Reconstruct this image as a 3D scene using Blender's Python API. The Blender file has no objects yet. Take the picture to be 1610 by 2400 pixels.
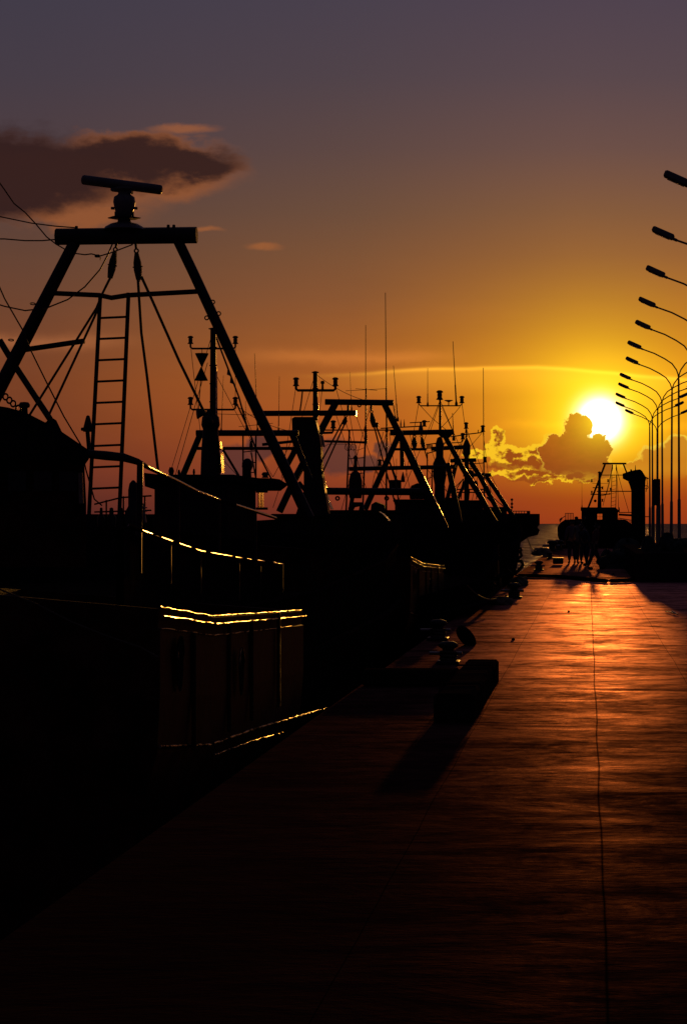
import bpy, math, random
from mathutils import Vector, Matrix, Quaternion
sc = bpy.context.scene
COL = sc.collection
F = 6000.0          # focal length in pixels of the 1610 x 2400 photograph
U0, V0 = 1378.0, 1227.0   # where the pier and the horizon vanish
EYE = 1.6

# ------------------------------------------------------------------ camera
cam = bpy.data.cameras.new('camera')
cam_o = bpy.data.objects.new('camera', cam); COL.objects.link(cam_o)
cam_o.location = (0, 0, EYE); cam_o.rotation_euler = (math.radians(90), 0, 0)
cam.sensor_fit = 'VERTICAL'; cam.sensor_height = 36.0; cam.lens = 36.0 * F / 2400
cam.shift_x = -(U0 - 805) / 2400; cam.shift_y = (V0 - 1200) / 2400
cam.clip_start = 0.1; cam.clip_end = 60000
sc.camera = cam_o

# ------------------------------------------------------------------ view, cycles
sc.view_settings.view_transform = 'Standard'; sc.view_settings.look = 'None'
sc.view_settings.exposure = 0; sc.view_settings.gamma = 1
sc.render.engine = 'CYCLES'
sc.cycles.use_denoising = True
sc.cycles.max_bounces = 5
sc.cycles.sample_clamp_indirect = 3.0

# ------------------------------------------------------------------ node expression helper
class X:
    """a float socket or constant with arithmetic that lays down Math nodes"""
    nt = None
    def __init__(s, v): s.v = v
    @staticmethod
    def op(o, *a, clamp=False):
        n = X.nt.nodes.new('ShaderNodeMath'); n.operation = o; n.use_clamp = clamp
        for i, q in enumerate(a):
            q = q.v if isinstance(q, X) else q
            if isinstance(q, (int, float)): n.inputs[i].default_value = q
            else: X.nt.links.new(q, n.inputs[i])
        return X(n.outputs[0])
    def __add__(s, o): return X.op('ADD', s, o)
    __radd__ = __add__
    def __sub__(s, o): return X.op('SUBTRACT', s, o)
    def __rsub__(s, o): return X.op('SUBTRACT', o, s)
    def __mul__(s, o): return X.op('MULTIPLY', s, o)
    __rmul__ = __mul__
    def __truediv__(s, o): return X.op('DIVIDE', s, o)
    def __pow__(s, o): return X.op('POWER', s, o)
def xmax(a, b): return X.op('MAXIMUM', a, b)
def xmin(a, b): return X.op('MINIMUM', a, b)
def sstep(x, a, b):
    n = X.nt.nodes.new('ShaderNodeMapRange'); n.interpolation_type = 'SMOOTHSTEP'
    X.nt.links.new(x.v, n.inputs[0]); n.inputs[1].default_value = a; n.inputs[2].default_value = b
    if a > b:
        n.inputs[1].default_value = b; n.inputs[2].default_value = a
        n.inputs[3].default_value = 1; n.inputs[4].default_value = 0
    return X(n.outputs[0])
def lstep(x, a, b):
    n = X.nt.nodes.new('ShaderNodeMapRange')
    X.nt.links.new(x.v, n.inputs[0]); n.inputs[1].default_value = a; n.inputs[2].default_value = b
    return X(n.outputs[0])
def gauss(x, w):
    q = x / w
    return X.op('EXPONENT', q * q * -1.0)
def comb(x, y, z=0.0):
    n = X.nt.nodes.new('ShaderNodeCombineXYZ')
    for i, q in enumerate((x, y, z)):
        q = q.v if isinstance(q, X) else q
        if isinstance(q, (int, float)): n.inputs[i].default_value = q
        else: X.nt.links.new(q, n.inputs[i])
    return n.outputs[0]
def noise(vec, scale, detail=4, rough=.55, dist=0.0):
    n = X.nt.nodes.new('ShaderNodeTexNoise')
    n.inputs['Scale'].default_value = scale; n.inputs['Detail'].default_value = detail
    n.inputs['Roughness'].default_value = rough; n.inputs['Distortion'].default_value = dist
    X.nt.links.new(vec, n.inputs['Vector'])
    return X(n.outputs[0])
def lin(c): return tuple(((q / 255) / 12.92 if q / 255 <= .04045 else ((q / 255 + .055) / 1.055) ** 2.4) for q in c)
def cmix(fac, a, b, mode='MIX'):
    n = X.nt.nodes.new('ShaderNodeMix'); n.data_type = 'RGBA'; n.blend_type = mode; n.clamp_factor = True
    ins = [n.inputs[0], n.inputs[6], n.inputs[7]]
    for i, q in zip(ins, (fac, a, b)):
        if isinstance(q, X): q = q.v
        if isinstance(q, (int, float)): i.default_value = q
        elif isinstance(q, tuple): i.default_value = (*q, 1) if len(q) == 3 else q
        else: X.nt.links.new(q, i)
    return n.outputs[2]
def cscale(c, s):
    n = X.nt.nodes.new('ShaderNodeVectorMath'); n.operation = 'SCALE'
    if isinstance(c, tuple): n.inputs[0].default_value = c
    else: X.nt.links.new(c, n.inputs[0])
    X.nt.links.new(s.v, n.inputs[3]) if isinstance(s, X) else setattr(n.inputs[3], 'default_value', s)
    return n.outputs[0]
def cadd(a, b):
    n = X.nt.nodes.new('ShaderNodeVectorMath'); n.operation = 'ADD'
    X.nt.links.new(a, n.inputs[0]); X.nt.links.new(b, n.inputs[1])
    return n.outputs[0]
def ramp(x, pts):
    n = X.nt.nodes.new('ShaderNodeValToRGB'); n.color_ramp.interpolation = 'LINEAR'
    X.nt.links.new(x.v, n.inputs[0]); e = n.color_ramp.elements
    while len(e) < len(pts): e.new(.5)
    for q, (p, c) in zip(e, sorted(pts)):
        q.position = p
    for q, (p, c) in zip(e, sorted(pts)):
        q.color = (*c, 1)
    return n.outputs[0]

# ------------------------------------------------------------------ world: evening sky by direction
SUN_U, SUN_V = 27.0, 242.0
SUN_EL = math.atan(SUN_V / F); SUN_AZ = math.atan(SUN_U / F)      # azimuth right of +Y
world = bpy.data.worlds.new('World'); sc.world = world; world.use_nodes = True
nt = world.node_tree; nt.nodes.clear(); X.nt = nt
tc = nt.nodes.new('ShaderNodeTexCoord'); sp = nt.nodes.new('ShaderNodeSeparateXYZ')
nt.links.new(tc.outputs['Generated'], sp.inputs[0])
dx, dy, dz = X(sp.outputs[0]), X(sp.outputs[1]), X(sp.outputs[2])
fy = xmax(dy, 0.02)
u = dx / fy * F; v = dz / fy * F          # sky angles, 6000 to a radian, from straight down the pier
ramps = {
 'L': [(0,(66,32,38)),(60,(82,42,40)),(127,(100,50,42)),(227,(108,58,41)),(330,(112,62,42)),(430,(112,67,48)),(530,(104,67,52)),(630,(97,66,54)),(730,(88,64,58)),(880,(77,61,65)),(1050,(69,60,70)),(1227,(65,59,72))],
 'M': [(0,(102,42,38)),(60,(120,50,38)),(127,(142,64,38)),(227,(160,80,36)),(330,(162,90,40)),(430,(148,88,46)),(530,(130,82,53)),(630,(118,79,56)),(730,(105,75,60)),(880,(90,69,67)),(1050,(77,65,73)),(1227,(71,63,76))],
 'R': [(0,(140,44,26)),(60,(150,54,24)),(127,(172,76,20)),(227,(202,116,20)),(330,(210,132,26)),(430,(186,114,34)),(530,(162,100,44)),(630,(140,88,54)),(730,(124,83,60)),(880,(102,75,71)),(1050,(85,69,76)),(1227,(77,65,78))]}
vs = v / 1400.0
def rich(p, c):
    t = max(0, min(1, (760 - p) / 400.0)); return (c[0] * (1 + .06 * t), c[1] * (1 + .01 * t), c[2] * (1 - .12 * t))
cols = {k: ramp(vs, [(p / 1400.0, lin(rich(p, c))) for p, c in r]) for k, r in ramps.items()}
base = cmix(lstep(u, -1300, -550), cols['L'], cols['M'])
base = cmix(lstep(u, -550, -30), base, cols['R'])
# faint mottling of thin high cloud, drawn out along the horizon
nv = comb(u / 1000.0, v / 260.0, 3.0)
n0 = noise(nv, 2.4, 5, .6)
base = cscale(base, 1.0 + (n0 - .5) * .22 * sstep(v, 900, 300))
du = u - SUN_U; dv = v - SUN_V
r = X.op('SQRT', du * du + dv * dv)
# clouds ------------------------------------------------------------
pu = comb(u / 100.0, v / 100.0, 0.0)
nA = noise(pu, 1.7, 6, .62); nB = noise(comb(u / 100.0, v / 100.0, 7.3), 1.7, 6, .62)
nF = noise(comb(u / 100.0, v / 60.0, 2.1), 5.0, 5, .6)
def field(blobs, warp, wn=(nA, nB)):
    wu = u + (wn[0] - .5) * warp; wv = v + (wn[1] - .5) * warp
    f = None
    for (x, y, sx, sy) in blobs:
        a = (wu - (x - U0)) / sx; b = (wv - (V0 - y)) / sy
        q = 1.0 - X.op('SQRT', a * a + b * b)
        f = q if f is None else xmax(f, q)
    return f
# wide dark cloud high on the left, orange underneath
nC = noise(comb(u / 420.0, v / 230.0, 1.0), 2.0, 6, .6); nD = noise(comb(u / 420.0, v / 230.0, 5.0), 2.0, 6, .6)
fd = field([(60, 400, 260, 90), (300, 378, 250, 62), (30, 450, 130, 75), (440, 375, 130, 50)], 150, (nC, nD))
fo = field([(120, 430, 330, 110), (400, 395, 190, 90), (170, 500, 190, 45), (480, 380, 110, 50), (330, 340, 230, 40)], 170, (nC, nD))
base = cmix(sstep(fo, -.12, .6) * .8 * lstep(u, -400, -900), base, lin((150, 86, 48)))
base = cmix(sstep(fd, -.22, .42) * .97, base, lin((47, 28, 29)))
fw = field([(620, 580, 60, 14), (480, 540, 60, 10), (430, 300, 110, 14)], 60, (nC, nD))
base = cmix(sstep(fw, .0, .8) * .55, base, lin((170, 98, 52)))
# purple banks low on the left
fp = field([(790, 1072, 62, 48), (545, 1085, 70, 55), (610, 1050, 40, 36), (895, 1052, 28, 22), (865, 1085, 40, 22)], 60)
fpe = field([(800, 1060, 80, 64), (560, 1070, 90, 70), (890, 1060, 50, 40), (950, 1080, 60, 30)], 60)
base = cmix(sstep(fpe, 0, .5) * .35, base, lin((190, 88, 42)))
base = cmix(sstep(fp, -.05, .4) * .85, base, lin((76, 44, 46)))
# long thin bright streaks
nS = noise(comb(u / 300.0, v / 900.0, 4.0), 1.0, 2, .5)
s1 = v - (347.0 + lstep(u, -650, -250) * 20.0 - lstep(u, -120, 260) * 30.0 + (nS - .5) * 22.0)
st = gauss(s1 - 0.0, 5.0) * .8 + sstep(s1, -75, 0) * sstep(s1, 6, -2) * .55
st = st * sstep(u, -720, -330) * (.55 + nS * .6)
base = cadd(base, cscale(lin((205, 150, 40)), st * .8))
s2 = v - (402.0 - lstep(u, -1250, -600) * 12.0 + (nD - .5) * 46.0)
base = cadd(base, cscale(lin((120, 70, 26)), gauss(s2, 14.0) * sstep(u, -900, -650) * sstep(u, -250, -450) * .8))
s3 = v - (425.0 + (nC - .5) * 60.0)
base = cadd(base, cscale(lin((120, 72, 40)), gauss(s3, 16.0) * sstep(u, -1000, -1250) * .7))
s4 = v - (228.0 + (nD - .5) * 90.0)
base = cadd(base, cscale(lin((150, 100, 10)), gauss(s4, 12.0) * sstep(u, -300, -50) * .5))
# sun glow
low = .12 + sstep(v, 40, 215) * .88
glow_c = cscale((1.35, 1.34, .02), X.op('EXPONENT', r / -92.0) * low)
sky = cadd(base, glow_c)
halo = X.op('EXPONENT', r / -300.0) * .11 * (.3 + low * .7)
sky = cadd(sky, cscale((1.0, .42, .0), halo))
core = cscale((7.0, 6.6, 6.3), gauss(r, 36.0))
# cumulus round the sun
wn2 = (noise(comb(u / 100.0, v / 100.0, 11.0), 3.4, 5, .6), noise(comb(u / 100.0, v / 100.0, 17.0), 3.4, 5, .6))
wn3 = (noise(comb(u / 100.0, v / 100.0, 11.0), 5.0, 5, .7), noise(comb(u / 100.0, v / 100.0, 17.0), 5.0, 5, .7))
fa = field([(1353, 1003, 34, 34), (1345, 988, 16, 20), (1368, 1000, 22, 28), (1402, 1032, 17, 18), (1305, 1040, 28, 22), (1300, 1065, 36, 34), (1350, 1064, 66, 46), (1396, 1064, 26, 38), (1375, 1098, 62, 36), (1340, 1092, 70, 26), (1330, 1030, 22, 20), (1278, 1056, 20, 18), (1418, 1052, 16, 20)], 34, wn3)
fb = field([(1165, 1040, 24, 30), (1158, 1022, 16, 22), (1195, 1066, 62, 24), (1262, 1058, 42, 22), (1290, 1036, 22, 26), (1120, 1065, 34, 16), (1240, 1084, 90, 18), (1255, 1108, 120, 12), (1340, 1118, 70, 14), (1266, 1130, 30, 6)], 52, wn2)
fb2 = field([(1195, 1091, 80, 11), (1290, 1096, 60, 12), (1250, 1122, 70, 8), (1265, 1131, 16, 4), (1170, 1024, 9, 14)], 44, wn2)
fc = field([(1560, 1085, 70, 42), (1530, 1080, 30, 30), (1490, 1095, 34, 16), (1590, 1060, 40, 40)], 44, wn2)
rimk = sstep(v, 95, 190)
bt = sstep((nF - .5) * 1.3 - fb * .75 + lstep(v, 90, 200) * .3, -.40, -.10)
bcol = cmix(bt, lin((150, 70, 20)), lin((250, 196, 36)))
sky = cmix(sstep(fb, .0, .16) * .95, sky, bcol)
sky = cmix(sstep(fb2, .0, .5) * .85, sky, lin((150, 70, 22)))
sky = cmix(sstep(fc, -.12, .04) * rimk, sky, lin((246, 200, 60)))
sky = cmix(sstep(fc, .02, .2) * .8 * sstep(v, 95, 150), sky, lin((196, 112, 22)))
acol = cmix(lstep(v, 90, 270), lin((134, 50, 24)), lin((190, 100, 18)))
acol = cscale(acol, 1.0 + (nF - .5) * .35)
acol = cadd(acol, cscale((1.0, .9, .02), X.op('EXPONENT', r / -42.0) * .9))
sky = cadd(sky, core)
sky = cmix(sstep(fa, -.09, .03) * .9 * rimk, sky, lin((250, 205, 60)))
sky = cmix(sstep(fa, .015, .1) * sstep(v, 62, 135), sky, acol)
# the rest of the dome, away from the sun, is a dim blue-violet dusk
back = ramp(dz * .5 + .5, [(0, lin((10, 6, 10))), (.5, lin((22, 14, 22))), (.7, lin((30, 26, 42))), (1, lin((28, 26, 44)))])
sky = cmix(sstep(dy, .55, .9), back, sky)
bg = nt.nodes.new('ShaderNodeBackground'); nt.links.new(sky, bg.inputs[0]); bg.inputs[1].default_value = 1.0
# a faint physical sky on top gives the air light its natural spread
ns = nt.nodes.new('ShaderNodeTexSky'); ns.sky_type = 'NISHITA'; ns.sun_disc = False
ns.sun_elevation = SUN_EL; ns.sun_rotation = SUN_AZ
bg2 = nt.nodes.new('ShaderNodeBackground'); nt.links.new(ns.outputs[0], bg2.inputs[0]); bg2.inputs[1].default_value = 0.0002
ad = nt.nodes.new('ShaderNodeAddShader'); wo = nt.nodes.new('ShaderNodeOutputWorld')
nt.links.new(bg.outputs[0], ad.inputs[0]); nt.links.new(bg2.outputs[0], ad.inputs[1]); nt.links.new(ad.outputs[0], wo.inputs[0])
world.cycles.sampling_method = 'MANUAL'; world.cycles.sample_map_resolution = 2048

# ------------------------------------------------------------------ sun
sl = bpy.data.lights.new('sun', 'SUN'); so = bpy.data.objects.new('sun', sl); COL.objects.link(so)
sl.energy = 2.5; sl.angle = math.radians(0.55); sl.color = (1.0, .42, .06)
sd = Vector((math.sin(SUN_AZ) * math.cos(SUN_EL), math.cos(SUN_AZ) * math.cos(SUN_EL), math.sin(SUN_EL)))
so.rotation_euler = sd.to_track_quat('Z', 'Y').to_euler()
so.location = (0, 0, 30)

# ------------------------------------------------------------------ materials
def mat(name, color, rough=.5, metal=0.0, bump=None, var=.25, vscale=3.0, spec=.5, rvar=.15, tint=None):
    m = bpy.data.materials.new(name); m.use_nodes = True
    nt = m.node_tree; X.nt = nt
    b = nt.nodes['Principled BSDF']
    t = nt.nodes.new('ShaderNodeTexCoord')
    n = noise(t.outputs['Object'], vscale, 6, .65)
    c0 = tuple(q * (1 - var) for q in color); c1 = tuple(min(1, q * (1 + var)) for q in color)
    nt.links.new(cmix(sstep(n, .35, .65), c0, c1), b.inputs['Base Color'])
    nt.links.new((rough + (n - .5) * rvar * 2).v, b.inputs['Roughness'])
    b.inputs['Metallic'].default_value = metal
    b.inputs['Specular IOR Level'].default_value = spec
    if tint: b.inputs['Specular Tint'].default_value = (*tint, 1)
    if bump:
        bn = nt.nodes.new('ShaderNodeBump'); bn.inputs['Strength'].default_value = bump[0]; bn.inputs['Distance'].default_value = bump[1]
        nt.links.new(noise(t.outputs['Object'], bump[2], 5, .6).v, bn.inputs['Height'])
        nt.links.new(bn.outputs[0], b.inputs['Normal'])
    return m
M = {}
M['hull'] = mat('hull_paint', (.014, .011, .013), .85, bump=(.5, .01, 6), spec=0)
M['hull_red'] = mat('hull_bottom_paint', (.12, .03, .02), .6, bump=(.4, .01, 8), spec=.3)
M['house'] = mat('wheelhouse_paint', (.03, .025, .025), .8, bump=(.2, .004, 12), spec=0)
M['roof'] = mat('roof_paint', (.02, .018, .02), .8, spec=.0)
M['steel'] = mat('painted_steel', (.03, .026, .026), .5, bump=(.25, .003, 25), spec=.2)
M['rail'] = mat('worn_rail_steel', (.3, .26, .22), .34, metal=.9, bump=(.7, .004, 45), vscale=14, rvar=.3)
def strip_mat():
    m = mat('chipped_edge_steel', (.36, .27, .18), .32, metal=1, bump=(1.0, .010, 60), var=.4, vscale=30, rvar=.3)
    nt = m.node_tree; X.nt = nt; b = nt.nodes['Principled BSDF']; t = nt.nodes.new('ShaderNodeTexCoord')
    q = sstep(noise(t.outputs['Object'], 6.0, 5, .75), .44, .56)
    d = nt.nodes.new('ShaderNodeBsdfDiffuse'); d.inputs[0].default_value = (.012, .009, .009, 1)
    mx = nt.nodes.new('ShaderNodeMixShader'); nt.links.new(q.v, mx.inputs[0]); nt.links.new(d.outputs[0], mx.inputs[1]); nt.links.new(b.outputs[0], mx.inputs[2])
    nt.links.new(mx.outputs[0], nt.nodes['Material Output'].inputs[0]); return m
M['strip'] = strip_mat()
M['bright'] = mat('bare_bright_steel', (.8, .66, .48), .33, metal=1, rvar=.12, vscale=9, bump=(.3, .002, 30))
M['rope'] = mat('rope', (.12, .1, .07), .9, spec=.1)
M['wire'] = mat('steel_wire', (.04, .04, .04), .6, spec=.2)
M['rubber'] = mat('black_rubber', (.015, .015, .015), .85, spec=0)
M['galv'] = mat('galvanised_steel', (.16, .16, .16), .55, spec=.3)
M['radar'] = mat('radar_plastic', (.12, .12, .12), .45)
M['brown'] = mat('rusty_plate', (.05, .018, .010), .7, bump=(.5, .01, 14), var=.6, spec=.04)
M['glass'] = mat('dark_glass', (.02, .02, .025), .08, spec=.5, rvar=.02)
M['concrete'] = mat('weathered_concrete', (.04, .03, .027), .9, bump=(.5, .01, 10), spec=0)
M['timber'] = mat('dark_timber', (.03, .02, .015), .9, bump=(.6, .01, 9), spec=0)
M['net'] = mat('fishing_net', (.04, .06, .05), .95, bump=(1, .03, 20), spec=.1)
M['skin'] = mat('skin', (.30, .17, .11), .6, spec=.3)
M['hair'] = mat('dark_hair', (.02, .015, .01), .7)
for k, c in dict(shirt_a=(.12, .10, .16), shirt_b=(.22, .2, .18), shirt_c=(.08, .1, .12), shirt_d=(.16, .06, .05), trousers_a=(.05, .05, .08), trousers_b=(.08, .07, .06)).items():
    M[k] = mat(k + '_cloth', c, .9, spec=.1)
def red_lens():
    m = bpy.data.materials.new('red_lens'); m.use_nodes = True; b = m.node_tree.nodes['Principled BSDF']
    b.inputs['Base Color'].default_value = (.8, .02, .02, 1); b.inputs['Roughness'].default_value = .15
    b.inputs['Transmission Weight'].default_value = .85
    return m
M['red'] = red_lens()
def sea_mat():
    m = bpy.data.materials.new('sea_water'); m.use_nodes = True; nt = m.node_tree; X.nt = nt
    nt.nodes.remove(nt.nodes['Principled BSDF'])
    g = nt.nodes.new('ShaderNodeNewGeometry'); s = nt.nodes.new('ShaderNodeSeparateXYZ'); nt.links.new(g.outputs['Position'], s.inputs[0])
    x, y = X(s.outputs[0]), X(s.outputs[1])
    w1 = noise(comb(x * .22, y * .06, 0.0), 1.0, 6, .65); w2 = noise(comb(x * 1.1, y * .35, 4.0), 1.0, 4, .6)
    bn = nt.nodes.new('ShaderNodeBump'); bn.inputs['Strength'].default_value = 1.0; bn.inputs['Distance'].default_value = 1.0
    nt.links.new((w1 * .8 + w2 * .16).v, bn.inputs['Height'])
    df = nt.nodes.new('ShaderNodeBsdfDiffuse'); nt.links.new(cmix(sstep(w1 * .6 + w2 * .4, .36, .64), (.10, .07, .085), (.30, .22, .25)), df.inputs[0])  # mottle puts the reflected upper sky into the water's diffuse colour
    gl = nt.nodes.new('ShaderNodeBsdfGlossy'); gl.inputs[0].default_value = (.8, .75, .9, 1); gl.inputs['Roughness'].default_value = .28; nt.links.new(bn.outputs[0], gl.inputs['Normal'])
    mx = nt.nodes.new('ShaderNodeMixShader'); nt.links.new((sstep(w1 * .5 + w2 * .5, .45, .62) * .10 + .01).v, mx.inputs[0]); nt.links.new(df.outputs[0], mx.inputs[1]); nt.links.new(gl.outputs[0], mx.inputs[2])
    nt.links.new(mx.outputs[0], nt.nodes['Material Output'].inputs[0])
    return m
M['sea'] = sea_mat()
def pier_mat():
    m = bpy.data.materials.new('pier_concrete'); m.use_nodes = True; nt = m.node_tree; X.nt = nt
    b = nt.nodes['Principled BSDF']
    g = nt.nodes.new('ShaderNodeNewGeometry'); s = nt.nodes.new('ShaderNodeSeparateXYZ'); nt.links.new(g.outputs['Position'], s.inputs[0])
    x, y = X(s.outputs[0]), X(s.outputs[1])
    # brushed and swept concrete: patches drawn out across the pier
    a1 = noise(comb(x * .55, y * .75, 0.0), 1.0, 7, .68, .6)
    a2 = noise(comb(x * 2.2, y * 5.5, 3.0), 1.0, 5, .65, .4)
    a3 = noise(comb(x * 14.0, y * 26.0, 5.0), 1.0, 3, .6)
    a4 = noise(comb(x * .8, y * 1.0, 9.0), 1.0, 8, .76, .8)
    # seams between the poured strips, slightly wandering
    wob = (noise(comb(0.0, y * .25, 1.0), 1.0, 3, .6) - .5) * .05
    seam = None
    for sx, w in ((-.89, .0025), (.065, .006), (.99, .0025), (3.1, .004)):
        q = gauss(x + wob - sx, w)
        seam = q if seam is None else xmax(seam, q)
    # tyre tracks swinging down the pier
    tr = None
    for x0, a, ph, w in ((-.08, .62, 9.0, .014), (.0, .70, 9.6, .012), (.42, -.1, 12.0, .011)):
        q = gauss(x - (x0 - X.op('EXPONENT', (y - 7.0) / -ph) * a + X.op('SINE', y / 6.0) * .03), w)
        tr = q if tr is None else xmax(tr, q)
    tr = tr * sstep(a1, .35, .6)
    damp = sstep(a4, .36, .68); edge_gloss = .45 + .55 * sstep(x + (a1 - .5) * .9, -2.0, -.7)  # gloss is lower towards the left edge
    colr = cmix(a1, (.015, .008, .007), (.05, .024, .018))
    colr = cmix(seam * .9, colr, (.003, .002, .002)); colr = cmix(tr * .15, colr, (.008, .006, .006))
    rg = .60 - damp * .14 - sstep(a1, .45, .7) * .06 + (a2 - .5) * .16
    rg = xmin(xmax(rg + sstep(y, 72.5, 73.5) * .12, .2), .9)
    h = a1 * .012 + a2 * .004 + a3 * .0008
    bn = nt.nodes.new('ShaderNodeBump'); bn.inputs['Strength'].default_value = 1.0; bn.inputs['Distance'].default_value = 1.0
    nt.links.new(h.v, bn.inputs['Height'])
    df = nt.nodes.new('ShaderNodeBsdfDiffuse'); nt.links.new(colr, df.inputs[0]); nt.links.new(bn.outputs[0], df.inputs['Normal'])
    gl = nt.nodes.new('ShaderNodeBsdfGlossy'); gl.inputs[0].default_value = (1, .47, .48, 1); nt.links.new(rg.v, gl.inputs['Roughness']); nt.links.new(bn.outputs[0], gl.inputs['Normal'])
    fr = nt.nodes.new('ShaderNodeFresnel'); fr.inputs[0].default_value = 1.01
    a5 = noise(comb(x * 5.0, y * 3.2, 12.0), 1.0, 6, .75, 1.2)
    wet_falloff = (.12 + .95 * sstep(a2 * .3 + a4 * .45 + a5 * .25, .40, .58)) * (.55 + .9 * a3) * (1.0 - seam * .9) * (1.0 - tr * .12) * (1.0 - sstep(y, 72.5, 73.5) * .6) * (.16 + .84 * sstep(y + (a1 - .5) * 18.0 + (a4 - .5) * 8.0, 7.0, 40.0))  # wet patches, plus a painted falloff dimming the sheen towards the camera
    mx = nt.nodes.new('ShaderNodeMixShader'); nt.links.new((X(fr.outputs[0]) * wet_falloff * edge_gloss * .88).v, mx.inputs[0])
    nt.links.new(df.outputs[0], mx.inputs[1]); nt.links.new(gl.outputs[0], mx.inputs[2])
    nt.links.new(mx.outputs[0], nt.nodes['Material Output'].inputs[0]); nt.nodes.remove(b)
    return m
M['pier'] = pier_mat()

# ------------------------------------------------------------------ mesh helpers
def W(px, py, Y):
    """the point at distance Y down the pier that the photograph shows at pixel px, py"""
    return Vector(((px - U0) / F * Y, Y, EYE - (py - V0) / F * Y))
class MB:
    def __init__(s): s.v = []; s.f = []; s.s = []
    def add(s, vs, fs, smooth=False):
        o = len(s.v); s.v += [Vector(q) for q in vs]; s.f += [tuple(i + o for i in q) for q in fs]; s.s += [smooth] * len(fs)
        return s
    def tube(s, pts, r, n=8, smooth=True):
        pts = [Vector(p) for p in pts]; rs = r if isinstance(r, (list, tuple)) else [r] * len(pts)
        t = [(pts[min(i + 1, len(pts) - 1)] - pts[max(i - 1, 0)]).normalized() for i in range(len(pts))]
        a = Vector((0, 0, 1)) if abs(t[0].z) < .9 else Vector((1, 0, 0))
        nrm = t[0].cross(a).normalized(); rings = []
        for i, p in enumerate(pts):
            if i: nrm = (nrm - t[i] * nrm.dot(t[i])).normalized()
            bi = t[i].cross(nrm)
            rings.append([p + (nrm * math.cos(2 * math.pi * k / n) + bi * math.sin(2 * math.pi * k / n)) * rs[i] for k in range(n)])
        vs = [q for g in rings for q in g]; fs = []
        for i in range(len(pts) - 1):
            for k in range(n):
                fs.append((i * n + k, i * n + (k + 1) % n, (i + 1) * n + (k + 1) % n, (i + 1) * n + k))
        s.add(vs, fs, smooth)
        s.add(rings[0], [tuple(reversed(range(n)))]); s.add(rings[-1], [tuple(range(n))])
        return s
    def box(s, c, size, rot=None, bev=0.0):
        c = Vector(c); hx, hy, hz = [q / 2 for q in size]
        b = min(bev, hx * .8, hy * .8, hz * .8)
        if b <= 0:
            vs = [Vector((x, y, z)) for x in (-hx, hx) for y in (-hy, hy) for z in (-hz, hz)]
            fs = [(0, 1, 3, 2), (4, 6, 7, 5), (0, 4, 5, 1), (2, 3, 7, 6), (0, 2, 6, 4), (1, 5, 7, 3)]
        else:
            prof = [(-hx + b, -hy), (hx - b, -hy), (hx, -hy + b), (hx, hy - b), (hx - b, hy), (-hx + b, hy), (-hx, hy - b), (-hx, -hy + b)]
            def ring(z, k): return [Vector((x * (1 - k * b / hx), y * (1 - k * b / hy), z)) for x, y in prof]
            rs = [ring(-hz, 1), ring(-hz + b, 0), ring(hz - b, 0), ring(hz, 1)]
            vs = [q for g in rs for q in g]; fs = []
            for i in range(3):
                for k in range(8): fs.append((i * 8 + k, i * 8 + (k + 1) % 8, i * 8 + 8 + (k + 1) % 8, i * 8 + 8 + k))
            fs += [tuple(reversed(range(8))), tuple(range(24, 32))]
        if rot: vs = [rot @ q for q in vs]
        return s.add([q + c for q in vs], fs)
    def beam(s, a, b, w, h):
        """a square section bar from a to b, w wide across and h deep"""
        a = Vector(a); b = Vector(b); d = b - a
        return s.box((a + b) / 2, (w, h, d.length), d.to_track_quat('Z', 'Y').to_matrix(), min(w, h) * .12)
    def prism(s, poly, ext):
        ext = Vector(ext); n = len(poly); poly = [Vector(p) for p in poly]
        vs = poly + [p + ext for p in poly]
        return s.add(vs, [tuple(range(n)), tuple(reversed(range(n, 2 * n)))] + [(i, (i + 1) % n + 0, (i + 1) % n + n, i + n) for i in range(n)])
    def lathe(s, c, prof, n=16, axis=None):
        c = Vector(c); q = axis.to_track_quat('Z', 'Y') if axis else Quaternion()
        vs = [c + q @ Vector((r * math.cos(2 * math.pi * k / n), r * math.sin(2 * math.pi * k / n), z)) for r, z in prof for k in range(n)]
        fs = [(i * n + k, i * n + (k + 1) % n, (i + 1) * n + (k + 1) % n, (i + 1) * n + k) for i in range(len(prof) - 1) for k in range(n)]
        s.add(vs, fs, True)
        return s.add([], []) if False else s
    def ring(s, c, R, r, ax=Vector((0, 1, 0)), n=18, m=6):
        c = Vector(c); q = ax.to_track_quat('Z', 'Y'); pts = []
        vs = []; fs = []
        for i in range(n):
            a = 2 * math.pi * i / n
            for k in range(m):
                b = 2 * math.pi * k / m
                vs.append(c + q @ Vector(((R + r * math.cos(b)) * math.cos(a), (R + r * math.cos(b)) * math.sin(a), r * math.sin(b))))
        for i in range(n):
            for k in range(m): fs.append((i * m + k, ((i + 1) % n) * m + k, ((i + 1) % n) * m + (k + 1) % m, i * m + (k + 1) % m))
        return s.add(vs, fs, True)
    def build(s, name, material, parent=None):
        me = bpy.data.meshes.new(name)
        off = Vector(parent['_o']) if parent is not None else Vector((0, 0, 0))
        me.from_pydata([q - off for q in s.v], [], s.f)
        for p, k in zip(me.polygons, s.s): p.use_smooth = k
        me.materials.append(material); me.update()
        o = bpy.data.objects.new(name, me); COL.objects.link(o)
        if parent is not None:
            o.parent = parent; o['_o'] = parent['_o']
        return o
def root(name, label, cat, loc, group=None):
    o = bpy.data.objects.new(name, None); COL.objects.link(o); o.location = loc; o.empty_display_size = .3
    o['label'] = label; o['category'] = cat; o['_o'] = list(loc)
    if group: o['group'] = group
    return o
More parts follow.
